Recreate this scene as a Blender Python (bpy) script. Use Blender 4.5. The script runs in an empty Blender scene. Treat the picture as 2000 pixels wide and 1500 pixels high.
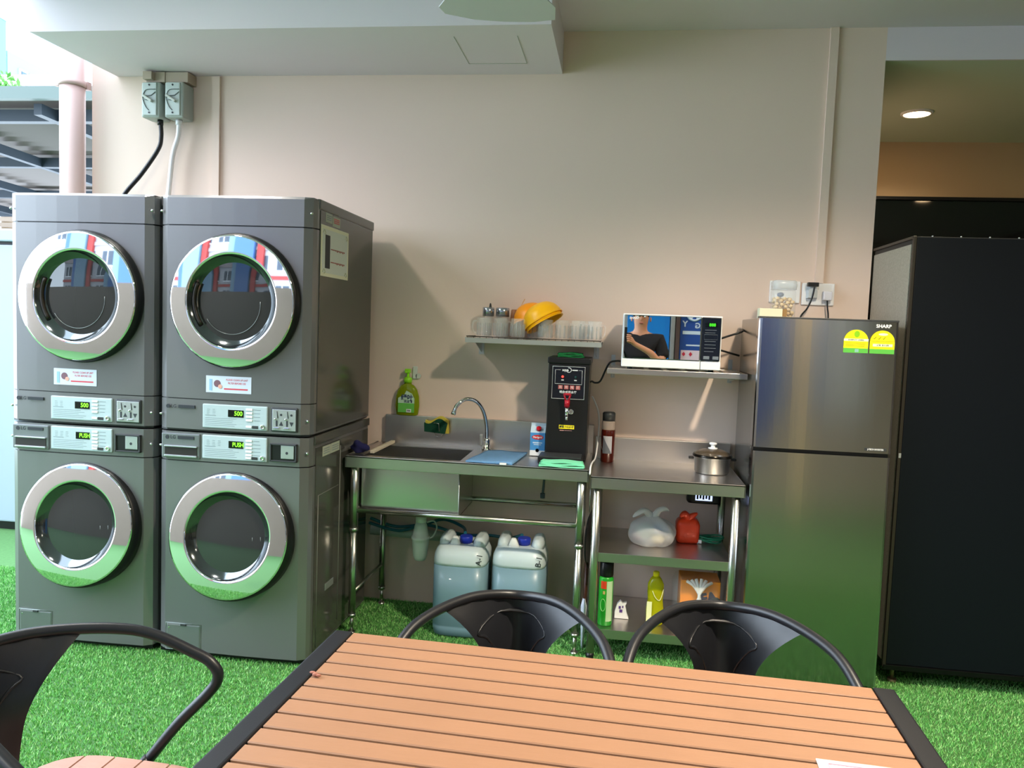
import bpy, bmesh, math, random
import numpy as np
from mathutils import Vector, Matrix
random.seed(7)
S = bpy.context.scene
COL = S.collection
PI = math.pi

# ------------------------------------------------------------------ camera
H = 1.47
YAW, PIT, ROL = -.134406, -.0722076, .037507
sy, cy = math.sin(YAW), math.cos(YAW)
fw = Vector((sy*math.cos(PIT), cy*math.cos(PIT), math.sin(PIT)))
r0 = Vector((cy, -sy, 0)); u0 = r0.cross(fw)
R_ = r0*math.cos(ROL)+u0*math.sin(ROL); U_ = -r0*math.sin(ROL)+u0*math.cos(ROL)
cam = bpy.data.objects.new('camera', bpy.data.cameras.new('camera')); COL.objects.link(cam)
cam.matrix_world = Matrix(((R_.x, U_.x, -fw.x, 0), (R_.y, U_.y, -fw.y, 0), (R_.z, U_.z, -fw.z, H), (0, 0, 0, 1)))
cam.data.sensor_width = 36; cam.data.sensor_fit = 'HORIZONTAL'
cam.data.lens = 36*1531.3/2000; cam.data.clip_start = .01; cam.data.clip_end = 300
S.camera = cam

# ------------------------------------------------------------------ world, lamps, exposure
w = bpy.data.worlds.new('world'); S.world = w; w.use_nodes = True
bg = w.node_tree.nodes['Background']
bg.inputs[0].default_value = (.72, .86, 1, 1); bg.inputs[1].default_value = 5.8
S.view_settings.view_transform = 'Standard'; S.view_settings.look = 'None'
S.view_settings.gamma = 1; S.view_settings.use_curve_mapping = False
S.view_settings.exposure = .52
sun = bpy.data.objects.new('daylight', bpy.data.lights.new('daylight', 'SUN')); COL.objects.link(sun)
sun.data.energy = 2.6; sun.data.angle = math.radians(50); sun.data.color = (.84, .93, 1)
sun.rotation_euler = Vector((1, .22, -.8)).to_track_quat('-Z', 'Y').to_euler()
def lamp(loc, watts, col, size=.07, blend=.9, spread=150):
    l = bpy.data.lights.new('downlight_glow', 'SPOT'); l.energy = watts; l.color = col
    l.shadow_soft_size = size; l.spot_size = math.radians(spread); l.spot_blend = blend
    o = bpy.data.objects.new('downlight_glow', l); COL.objects.link(o); o.location = loc
LAMPS = [(-2.0, 2.65, 2.905, 62, (1, .93, .84)), (.95, 1.75, 2.905, 350, (1, .86, .66)),
         (-2.0, -.3, 2.905, 75, (1, .93, .84)), (1.6, -.6, 2.905, 80, (1, .86, .70)),
         (3.0, 2.5, 2.905, 80, (1, .84, .64)), (1.62, 4.85, 2.76, 50, (1, .84, .62)), (3.4, 4.85, 2.76, 36, (1, .84, .62))]
for x, y, z, e, c in LAMPS: lamp((x, y, z-.03), e, c)

# ------------------------------------------------------------------ materials
def lin(c):
    return tuple((v/12.92 if v <= .04045 else ((v+.055)/1.055)**2.4) for v in (x/255 for x in c))
MATS = {}
def mat(name, rgb, rough=.5, metal=0, bump=0, bscale=200, var=0, vscale=8, emit=None, estr=0, trans=0, ior=1.45, alpha=1, coat=0, stretch=None, spec=.5, raw=False, broad=0):
    if name in MATS: return MATS[name]
    m = bpy.data.materials.new(name); m.use_nodes = True; MATS[name] = m
    nt = m.node_tree; b = nt.nodes['Principled BSDF']
    c = rgb if raw else lin(rgb)
    b.inputs['Base Color'].default_value = (*c, 1)
    b.inputs['Roughness'].default_value = rough; b.inputs['Metallic'].default_value = metal
    b.inputs['Transmission Weight'].default_value = trans; b.inputs['IOR'].default_value = ior
    b.inputs['Alpha'].default_value = alpha; b.inputs['Coat Weight'].default_value = coat
    b.inputs['Specular IOR Level'].default_value = spec
    if emit:
        b.inputs['Emission Color'].default_value = (*lin(emit), 1); b.inputs['Emission Strength'].default_value = estr
    if bump or var or broad:
        tc = nt.nodes.new('ShaderNodeTexCoord'); mp = nt.nodes.new('ShaderNodeMapping')
        nt.links.new(tc.outputs['Object'], mp.inputs[0])
        if stretch: mp.inputs['Scale'].default_value = stretch
    if var:
        n = nt.nodes.new('ShaderNodeTexNoise'); n.inputs['Scale'].default_value = vscale; n.inputs['Detail'].default_value = 4
        nt.links.new(mp.outputs[0], n.inputs['Vector'])
        hs = nt.nodes.new('ShaderNodeMix'); hs.data_type = 'RGBA'
        hs.inputs[6].default_value = (*[v*(1-var) for v in c], 1); hs.inputs[7].default_value = (*[min(1, v*(1+var)) for v in c], 1)
        nt.links.new(n.outputs['Fac'], hs.inputs[0]); nt.links.new(hs.outputs[2], b.inputs['Base Color'])
    if bump:
        n2 = nt.nodes.new('ShaderNodeTexNoise'); n2.inputs['Scale'].default_value = bscale; n2.inputs['Detail'].default_value = 3
        nt.links.new(mp.outputs[0], n2.inputs['Vector'])
        bp = nt.nodes.new('ShaderNodeBump'); bp.inputs['Strength'].default_value = bump; bp.inputs['Distance'].default_value = .002
        nt.links.new(n2.outputs['Fac'], bp.inputs['Height']); last = bp
        if broad:
            n3 = nt.nodes.new('ShaderNodeTexNoise'); n3.inputs['Scale'].default_value = 3; n3.inputs['Detail'].default_value = 1
            nt.links.new(tc.outputs['Object'], n3.inputs['Vector'])
            b2 = nt.nodes.new('ShaderNodeBump'); b2.inputs['Strength'].default_value = broad; b2.inputs['Distance'].default_value = .02
            nt.links.new(n3.outputs['Fac'], b2.inputs['Height']); nt.links.new(bp.outputs[0], b2.inputs['Normal']); last = b2
        nt.links.new(last.outputs[0], b.inputs['Normal'])
    return m
M_wall = mat('wall_paint', (226, 204, 190), .85, bump=.15, bscale=60, var=.03, vscale=2)
M_ceil = mat('ceiling_paint', (222, 212, 220), .9, bump=.08, bscale=40, var=.015, vscale=3)
M_beige2 = mat('recess_paint', (205, 178, 142), .85, bump=.1, bscale=60)
M_steel = mat('brushed_steel', (200, 194, 190), .32, 1, bump=.06, bscale=60, var=.06, vscale=3, stretch=(.3, 6, 6))
M_tube = mat('polished_steel_tube', (200, 200, 194), .27, 1)
M_chrome = mat('chrome', (235, 236, 238), .03, 1)
M_wash = mat('washer_grey_enamel', (122, 122, 124), .28, .5, bump=.04, bscale=400)
M_wash2 = mat('washer_side_enamel', (84, 84, 80), .14, .3)
M_black = mat('black_plastic', (18, 18, 20), .35)
M_dkgrey = mat('dark_grey_plastic', (52, 54, 56), .4)
M_panel = mat('pale_grey_panel', (176, 192, 196), .4)
M_white = mat('white_plastic', (236, 236, 238), .4)
M_silver = mat('silver_plastic', (190, 194, 198), .28, .7)
M_ink = mat('dark_ink', (40, 44, 50), .6)
M_ink2 = mat('faint_ink', (120, 134, 140), .6)
M_red = mat('red_ink', (214, 70, 84), .6)
M_pink = mat('pink_ink', (232, 150, 168), .6)
M_green_led = mat('green_led', (120, 255, 40), .5, emit=(120, 255, 30), estr=1.6)
M_glassdk = mat('dark_door_glass', (30, 32, 34), .03, 0, coat=.6, spec=.9)
M_frame = mat('black_powder_coat', (30, 31, 36), .38, .2, bump=.05, bscale=500)
M_blk = mat('black_cabinet_laminate', (12, 16, 22), .4, spec=.22)
M_fridge = mat('fridge_steel', (172, 169, 170), .13, 1, bump=.03, bscale=50, stretch=(1, 6, .2))
M_fridges = mat('fridge_side', (148, 144, 138), .2, .85)
M_glass = mat('clear_glass', (246, 250, 250), .03, 0, alpha=.11, spec=1, coat=.5)
M_turfb = mat('turf_backing', (66, 108, 58), .95, var=.35, vscale=60)
M_concrete = mat('parapet_paint', (116, 102, 92), .85, bump=.2, bscale=30, var=.05, vscale=3)

def aniso(m, v):
    nt = m.node_tree; b = nt.nodes['Principled BSDF']; b.inputs['Anisotropic'].default_value = v
    t = nt.nodes.new('ShaderNodeTangent'); t.direction_type = 'RADIAL'; t.axis = 'Z'; b.inputs['Anisotropic Rotation'].default_value = .25; nt.links.new(t.outputs[0], b.inputs['Tangent'])
M_fridge.node_tree.nodes['Principled BSDF'].inputs['Roughness'].default_value = .15
aniso(M_fridge, .6)
# ------------------------------------------------------------------ mesh helpers
def offset_of(p):
    v = Vector((0, 0, 0))
    while p is not None:
        v += p.location; p = p.parent
    return v
class MB:
    def __init__(s): s.bm = bmesh.new()
    def box(s, x0, x1, y0, y1, z0, z1, bev=0, seg=2, m=None):
        x0, x1 = sorted((x0, x1)); y0, y1 = sorted((y0, y1)); z0, z1 = sorted((z0, z1))
        g = bmesh.ops.create_cube(s.bm, size=1)['verts']
        for v in g: v.co = Vector((x0+(v.co.x+.5)*(x1-x0), y0+(v.co.y+.5)*(y1-y0), z0+(v.co.z+.5)*(z1-z0)))
        if bev:
            es = list({e for v in g for e in v.link_edges})
            r = bmesh.ops.bevel(s.bm, geom=es, offset=min(bev, .49*min(x1-x0, y1-y0, z1-z0)), segments=seg, profile=.6, affect='EDGES')
            g = list({v for f in r['faces'] for v in f.verts} | {v for v in g if v.is_valid})
        if m is not None: bmesh.ops.transform(s.bm, matrix=m, verts=[v for v in g if v.is_valid])
        return s
    def tube(s, pts, r, seg=10, smooth=0, cap=True, closed=False):
        P = [Vector(p) for p in pts]
        rs = r if isinstance(r, (list, tuple)) else [r]*len(P)
        if smooth:
            Q = []; RR = []
            n = len(P)
            rng = range(n if closed else n-1)
            for i in rng:
                p0 = P[(i-1) % n] if closed or i else P[0]; p1 = P[i]; p2 = P[(i+1) % n]
                p3 = P[(i+2) % n] if closed or i+2 < n else P[-1]
                for k in range(smooth):
                    t = k/smooth
                    Q.append(.5*((2*p1)+(-p0+p2)*t+(2*p0-5*p1+4*p2-p3)*t*t+(-p0+3*p1-3*p2+p3)*t**3))
                    RR.append(rs[i]*(1-t)+rs[(i+1) % n]*t)
            if not closed: Q.append(P[-1]); RR.append(rs[-1])
            P, rs = Q, RR
        n = len(P); rings = []; up = None
        for i, p in enumerate(P):
            if closed: t = P[(i+1) % n]-P[i-1]
            else: t = P[min(i+1, n-1)]-P[max(i-1, 0)]
            t = t.normalized() if t.length > 1e-9 else Vector((0, 0, 1))
            if up is None:
                up = Vector((0, 0, 1)) if abs(t.z) < .9 else Vector((1, 0, 0))
            a = up-t*up.dot(t)
            if a.length < 1e-6: a = t.orthogonal()
            a.normalize(); up = a; b = t.cross(a)
            rings.append([s.bm.verts.new(p+rs[i]*(a*math.cos(2*PI*k/seg)+b*math.sin(2*PI*k/seg))) for k in range(seg)])
        for i in range(n if closed else n-1):
            A, B = rings[i], rings[(i+1) % n]
            for k in range(seg): s.bm.faces.new((A[k], A[(k+1) % seg], B[(k+1) % seg], B[k])).smooth = True
        if cap and not closed:
            s.bm.faces.new(rings[0][::-1]); s.bm.faces.new(rings[-1])
        return s
    def lathe(s, prof, c=(0, 0, 0), axis=(0, 0, 1), seg=32, sx=1, sy=1, smooth=True, cap0=True, cap1=True):
        ax = Vector(axis).normalized()
        q = Vector((0, 0, 1)).rotation_difference(ax).to_matrix()
        c = Vector(c); rings = []
        for r, z in prof:
            if r < 1e-6: rings.append([s.bm.verts.new(c+q@Vector((0, 0, z)))])
            else: rings.append([s.bm.verts.new(c+q@Vector((r*sx*math.cos(2*PI*k/seg), r*sy*math.sin(2*PI*k/seg), z))) for k in range(seg)])
        for A, B in zip(rings, rings[1:]):
            if len(A) == 1 and len(B) == 1: continue
            for k in range(seg):
                k2 = (k+1) % seg
                if len(A) == 1: f = s.bm.faces.new((A[0], B[k2], B[k]))
                elif len(B) == 1: f = s.bm.faces.new((A[k], A[k2], B[0]))
                else: f = s.bm.faces.new((A[k], A[k2], B[k2], B[k]))
                f.smooth = smooth
        if cap0 and len(rings[0]) > 1: s.bm.faces.new(rings[0][::-1])
        if cap1 and len(rings[-1]) > 1: s.bm.faces.new(rings[-1])
        return s
    def cyl(s, a, b, r, r2=None, seg=16):
        a = Vector(a); b = Vector(b); r2 = r if r2 is None else r2
        return s.lathe([(r, 0), (r2, (b-a).length)], a, b-a, seg)
    def loft(s, loops, cap=True, smooth=False):
        R = [[s.bm.verts.new(Vector(p)) for p in l] for l in loops]
        for A, B in zip(R, R[1:]):
            n = len(A)
            for k in range(n): s.bm.faces.new((A[k], A[(k+1) % n], B[(k+1) % n], B[k])).smooth = smooth
        if cap: s.bm.faces.new(R[0][::-1]); s.bm.faces.new(R[-1])
        return s
    def prism(s, pts, d):
        d = Vector(d)
        return s.loft([[Vector(p) for p in pts], [Vector(p)+d for p in pts]])
    def ball(s, c, r, sc=(1, 1, 1), sub=2):
        g = bmesh.ops.create_icosphere(s.bm, subdivisions=sub, radius=r)['verts']
        for v in g:
            v.co = Vector((v.co.x*sc[0], v.co.y*sc[1], v.co.z*sc[2]))+Vector(c)
            for f in v.link_faces: f.smooth = True
        return s
    def quad(s, a, b, c, d):
        s.bm.faces.new([s.bm.verts.new(Vector(p)) for p in (a, b, c, d)]); return s
    def xf(s, m): bmesh.ops.transform(s.bm, matrix=m, verts=s.bm.verts); return s
    def build(s, name, m, parent=None, smooth=False, label=None, world=True):
        bmesh.ops.recalc_face_normals(s.bm, faces=s.bm.faces)
        me = bpy.data.meshes.new(name)
        if smooth:
            for f in s.bm.faces: f.smooth = True
        s.bm.to_mesh(me); s.bm.free()
        me.materials.append(m)
        o = bpy.data.objects.new(name, me); COL.objects.link(o)
        if parent is not None:
            o.parent = parent
            if world:
                me.transform(Matrix.Translation(-offset_of(parent)))
        if label: o['label'] = label
        return o
def tag(o, label=None, cat=None, group=None, kind=None):
    if label: o['label'] = label
    if cat: o['category'] = cat
    if group: o['group'] = group
    if kind: o['kind'] = kind
    return o
def thing(name, label, cat, loc=(0, 0, 0), group=None):
    o = bpy.data.objects.new(name, None); COL.objects.link(o); o.location = loc
    o.empty_display_size = .05
    return tag(o, label, cat, group)
def kids(o): return [c for c in bpy.data.objects if c.parent == o]
def copy_tree(o, parent=None):
    ch = [c for c in o.children]
    c = o.copy(); COL.objects.link(c); c.parent = parent
    for k in ch: copy_tree(k, c)
    return c
def struct(o): o['kind'] = 'structure'; return o
def text_mesh(s, size, origin, right, up, m, name, parent, bold=0, align='CENTER', depth=.0004, squash=1, mirror=False):
    cu = bpy.data.curves.new('t', 'FONT'); cu.body = s; cu.size = size; cu.align_x = align; cu.align_y = 'CENTER'
    cu.extrude = 0; cu.offset = bold*size; cu.resolution_u = 3
    o = bpy.data.objects.new('t', cu); COL.objects.link(o)
    dg = bpy.context.evaluated_depsgraph_get()
    me = bpy.data.meshes.new_from_object(o.evaluated_get(dg))
    bpy.data.objects.remove(o); bpy.data.curves.remove(cu)
    r = Vector(right).normalized(); u = Vector(up).normalized(); n = r.cross(u)
    org = Vector(origin)+n*depth-offset_of(parent)
    for v in me.vertices:
        x, y = v.co.x*squash, v.co.y
        v.co = org+r*x+u*y
    me.materials.clear(); me.materials.append(m); me.name = name
    ob = bpy.data.objects.new(name, me); COL.objects.link(ob); ob.parent = parent
    return ob
F_R, F_U = (1, 0, 0), (0, 0, 1)      # lettering that faces the camera side

# ------------------------------------------------------------------ the setting
YW = 3.96
struct(MB().box(-9, 6, -9, 9, -.05, 0).build('floor', M_turfb))
struct(MB().box(-2.87, 1.168, YW, YW+.22, 0, 3.0).build('wall_back', M_wall))
struct(MB().box(1.02, 1.168, YW+.22, 5.55, 0, 3.0).build('wall_recess_side', M_wall))
struct(MB().box(1.168, 5.2, YW+.01, 5.55, 2.779, 3.0).build('ceiling_recess', mat('recess_ceiling', (196, 206, 186), .9)))
struct(MB().box(1.168, 5.2, YW, YW+.012, 2.778, 2.928).build('trim_3', M_ceil))
struct(MB().box(-2.75, 5.2, -3.0, YW, 2.928, 3.1).build('ceiling', M_ceil))
struct(MB().box(-2.72, -.342, 3.325, YW, 2.725, 2.928).build('trim_1', M_ceil))
struct(MB().box(1.168, 5.2, 5.55, 5.75, 2.42, 3.0).build('wall_recess_back', M_beige2))
struct(MB().box(5.0, 5.2, -3.0, 5.75, 0, 3.0).build('wall_right', M_concrete))
wn = struct(MB().box(1.168, 5.0, 5.56, 5.58, .02, 2.42).build('window_1', mat('smoked_glass', (10, 9, 8), .04, 0, spec=.6)))
MB().box(1.168, 5.0, 5.535, 5.575, 2.405, 2.425).build('window_frame', M_black, wn)
struct(MB().box(1.168, 5.0, 5.59, 5.6, 0, 2.42).build('wall_behind_glass', mat('dark_interior', (26, 22, 18), .8)))
# hatch outline in the beam underside
hx = MB()
for a, b in (((-.78, 3.45), (-.78, 3.8)), ((-.78, 3.8), (-.5, 3.8)), ((-.5, 3.45), (-.5, 3.8))):
    hx.box(min(a[0], b[0])-.0012, max(a[0], b[0])+.0012, min(a[1], b[1])-.0012, max(a[1], b[1])+.0012, 2.7235, 2.7255)
struct(hx.build('trim_2', mat('hatch_joint', (168, 172, 166), .9)))

# turf: short blades over the visible floor (a carpet pile nobody could count)
def turf(name, x0, x1, y0, y1, dens, seed, hh=(.007, .014), wd=.0019):
    rg = np.random.default_rng(seed)
    n = int((x1-x0)*(y1-y0)*dens)
    x = rg.uniform(x0, x1, n); y = rg.uniform(y0, y1, n)
    keep = (np.abs(y-2.62-.006*np.sin(x*9)) > .004) & ~((x > -2.6) & (x < -1.27) & (y > 3.12) & (y < 3.84)) & (y < YW-.004)
    x, y = x[keep], y[keep]; n = len(x)
    a = rg.uniform(0, 2*PI, n); h = rg.uniform(*hh, n); ln = rg.uniform(.1, .9, n)*h; la = rg.uniform(0, 2*PI, n)
    ww = wd*rg.uniform(.7, 1.3, n)
    v = np.zeros((n, 3, 3))
    v[:, 0, 0] = x-np.cos(a)*ww; v[:, 0, 1] = y-np.sin(a)*ww
    v[:, 1, 0] = x+np.cos(a)*ww; v[:, 1, 1] = y+np.sin(a)*ww
    v[:, 2, 0] = x+np.cos(la)*ln; v[:, 2, 1] = y+np.sin(la)*ln; v[:, 2, 2] = h
    me = bpy.data.meshes.new(name)
    me.vertices.add(3*n); me.vertices.foreach_set('co', v.ravel())
    me.loops.add(3*n); me.loops.foreach_set('vertex_index', np.arange(3*n, dtype=np.int32))
    me.polygons.add(n); me.polygons.foreach_set('loop_start', np.arange(0, 3*n, 3, dtype=np.int32))
    me.update(calc_edges=True); me.validate()
    return me
mg = bpy.data.materials.new('turf_blade'); mg.use_nodes = True
nt = mg.node_tree; b = nt.nodes['Principled BSDF']; g = nt.nodes.new('ShaderNodeNewGeometry'); cr = nt.nodes.new('ShaderNodeValToRGB')
nt.links.new(g.outputs['Random Per Island'], cr.inputs[0]); nt.links.new(cr.outputs[0], b.inputs['Base Color'])
cr.color_ramp.elements[0].color = (*lin((70, 136, 62)), 1); cr.color_ramp.elements[1].color = (*lin((170, 214, 142)), 1)
e = cr.color_ramp.elements.new(.6); e.color = (*lin((108, 182, 92)), 1)
b.inputs['Roughness'].default_value = .75; b.inputs['Specular IOR Level'].default_value = .25
me = turf('turf_grass', -4.6, 2.5, 1.7, 4.6, 34000, 3)
me.materials.append(mg); o = bpy.data.objects.new('turf_grass', me); COL.objects.link(o); o.location.z = .0005
tag(o, 'bright green artificial grass turf covering the floor under machines and table', 'artificial grass', kind='stuff')

# ------------------------------------------------------------------ conduits and trunking on the wall
def strip(name, label, x0, x1, z0, z1, skew=0, d=.016):
    t = MB().prism([(x0, YW-d, z1), (x1, YW-d, z1), (x1+skew, YW-d, z0), (x0+skew, YW-d, z0)], (0, d-.001, 0))
    return tag(t.build(name, M_wall), label, 'cable trunking')
strip('cable_trunking', 'beige painted cable trunking running up the wall beside the isolator boxes', -2.175, -2.133, .05, 2.72)
strip('cable_trunking', 'beige painted cable trunking rising from the wall sockets above the fridge', .912, .95, 1.735, 2.927)
t = thing('drain_pipe', 'pale pink painted vertical drain pipe at the left end of the wall', 'pipe', (-2.94, 3.9, 0))
M_pipe = mat('pipe_paint', (196, 168, 160), .55)
MB().cyl((-2.94, 3.9, 0), (-2.94, 3.9, 3.1), .062, seg=32).build('pipe_run', M_pipe, t)
MB().cyl((-2.94, 3.9, 2.655), (-2.94, 3.9, 2.685), .069, seg=32).box(-3.03, -2.99, 3.87, 3.9, 2.655, 2.685).box(-2.9, -2.871, 3.93, 3.958, 2.65, 2.69).build('pipe_bracket', M_pipe, t)
bx = thing('junction_box', 'brown junction box between the two isolator switches and the beam', 'junction box', (-2.47, 3.92, 2.66))
M_jb = mat('junction_beige', (176, 160, 142), .5)
MB().box(-2.50, -2.395, 3.87, YW-.001, 2.668, 2.72, .004).build('box_body', M_jb, bx)
MB().box(-2.50, -2.45, 3.84, 3.87, 2.675, 2.715, .003).build('cable_outlet', M_jb, bx)
MB().box(-2.395, -2.27, 3.875, YW-.001, 2.668, 2.72, .003).build('trunking_elbow', M_jb, bx)

def isolator(x, label, cord_mat, path, cr_, cl):
    t = thing('isolator_switch', label, 'switch box', (x, 3.9, 2.49), 'isolator switches under the beam')
    MB().box(x-.052, x+.052, 3.855, YW-.001, 2.485, 2.665, .012, 3).build('enclosure', mat('isolator_grey', (168, 176, 170), .45), t)
    f = MB().box(x-.042, x+.036, 3.848, 3.856, 2.495, 2.66, .003).build('face_plate', mat('isolator_face', (190, 200, 196), .4), t)
    for z in (2.508, 2.648): MB().cyl((x-.003, 3.846, z), (x-.003, 3.849, z), .005, seg=10).build('screw', M_dkgrey, f)
    d = MB()
    d.tube([(x+.033, 3.846, 2.625), (x-.02, 3.846, 2.622), (x-.037, 3.846, 2.59), (x-.034, 3.846, 2.565), (x-.02, 3.846, 2.535), (x-.005, 3.846, 2.52)], .0022, 6, 4)
    d.tube([(x+.033, 3.846, 2.612), (x+.01, 3.846, 2.595), (x-.02, 3.846, 2.592)], .0022, 6)
    d.tube([(x-.035, 3.846, 2.575), (x-.005, 3.846, 2.57)], .002, 6)
    d.build('rotary_guide', mat('isolator_mark', (112, 122, 122), .5), f)
    h = MB().box(-.03, .03, -.009, .009, -.006, .006, .003).xf(Matrix.Translation((x-.008, 3.84, 2.578)) @ Matrix.Rotation(math.radians(32), 4, 'Y'))
    h.build('rotary_handle', mat('isolator_knob', (196, 200, 190), .4), t)
    MB().cyl((path[0][0], path[0][1], path[0][2]+.006), (path[0][0], path[0][1], path[0][2]-.02), cr_*1.35).build('cable_gland', cord_mat, t)
    c = MB().tube(path, cr_, 12, 6).build('power_cable', cord_mat); tag(c, cl, 'cable')
isolator(-2.465, 'grey isolator switch box, left of the two under the beam, feeding the black cable', M_black,
         [(-2.44, 3.905, 2.478), (-2.435, 3.905, 2.4), (-2.45, 3.9, 2.33), (-2.53, 3.88, 2.2), (-2.62, 3.86, 2.08), (-2.67, 3.858, 1.95), (-2.67, 3.858, 1.9)], .011,
         'thick black power cable dropping from the left isolator behind the left dryer')
isolator(-2.335, 'grey isolator switch box, right of the two under the beam, feeding the white cable', M_white,
         [(-2.335, 3.905, 2.478), (-2.34, 3.905, 2.4), (-2.37, 3.905, 2.3), (-2.39, 3.9, 2.1), (-2.395, 3.87, 1.95), (-2.395, 3.858, 1.9)], .0125,
         'thick white power cable dropping from the right isolator between the two dryers')

# ------------------------------------------------------------------ washers and dryers
YF = 3.075; YB = 3.84
def body_loops(x0, x1, zs, ins=0, yb=YB):
    out = []
    for z in zs:
        l = [(x0+ins, yb, z), (x0+ins, YF+.045, z), (x0+.008, YF+.02, z), (x0+.04, YF+ins, z)]
        for k in range(1, 6):
            t = k/6; l.append((x0+.04+(x1-x0-.08)*t, YF+ins-.008*math.sin(PI*t), z))
        l += [(x1-.04, YF+ins, z), (x1-.008, YF+.02, z), (x1-ins, YF+.045, z), (x1-ins, yb, z)]
        out.append(l)
    return out
def door(t, cx, cz, ro, ri, tilt, washer):
    ax = Vector((0, -math.cos(tilt), math.sin(tilt)))       # faces the camera side
    c = Vector((cx, YF+.002, cz))
    if washer: c = c+Vector((0, -.012, 0))
    c = c+Vector((0, -.012, 0))
    d = thing_child('door', t, c)
    MB().lathe([(ro+.010, -.03 if not washer else -.04), (ro+.011, .004), (ro+.006, .024), (ro-.002, .033), (ro-.008, .03)], c, ax, 64, cap1=False).build('door_rim', mat('rim_black', (9, 11, 12), .4), d)
    Rs = 2.7; prof = []
    for k in range(13):
        r = ro-.001+(ri-ro+.001)*k/12
        prof.append((r, .036+(ro*ro-r*r)/(2*Rs)))
    prof = [(ro-.001, .02)]+prof[:1]+prof[1:]+[(ri-.004, prof[-1][1]-.004)]
    MB().lathe(prof, c, ax, 96, cap0=False, cap1=False).build('chrome_ring', M_chrome, d)
    zt = prof[-1][1]
    MB().lathe([(ri-.004, zt-.0005), (ri-.012, zt-.012), (ri-.03, zt-.026), (ri-.036, zt-.03)], c, ax, 72, cap0=False, cap1=False).build('inner_bezel', mat('bezel_dark_chrome', (92, 97, 100), .1, .9), d)
    g = MB(); rg = ri-.034; pr = []
    for k in range(9):
        r = rg*(1-k/8); pr.append((r, zt-.03+(rg*rg-r*r)/(2*1.6)))
    g.lathe(pr, c, ax, 72, cap0=False, cap1=False).build('door_glass', mat('door_glass_w' if washer else 'door_glass_d', (66, 68, 69), .02, .6, spec=1), d)
    for rr in ((.11, .145) if washer else (.125,)):
        pts = [c+Matrix.Rotation(0, 3, 'X')@Vector((rr*math.cos(a)-.01, 0, rr*math.sin(a)-.01))+ax*(zt-.0285+(rg*rg-rr*rr)/3.2) for a in np.linspace(-2.6, .1, 26)]
        MB().tube(pts, .0011, 6).build('drum_edge', mat('drum_line', (120, 126, 124), .3, .6), d)
    if not washer:
        pts = [c+Vector(((ri-.026)*math.cos(a), 0, (ri-.026)*math.sin(a)))+ax*(zt-.018) for a in np.linspace(PI*.86, PI*1.2, 12)]
        MB().tube(pts, .009, 8).build('door_grip', mat('grip_brown', (32, 26, 18), .3), d)
    return d
def thing_child(name, parent, loc):
    o = bpy.data.objects.new(name, None); COL.objects.link(o); o.parent = parent
    o.location = Vector(loc)-offset_of(parent); o.empty_display_size = .03
    return o
def lines(mb, x0, x1, z0, n, dz, y, h=.0016, ragged=True):
    for k in range(n):
        xe = x1-(random.random()*.25*(x1-x0) if ragged else 0)
        mb.box(x0, xe, y-.0004, y, z0-k*dz-h/2, z0-k*dz+h/2)
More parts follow.
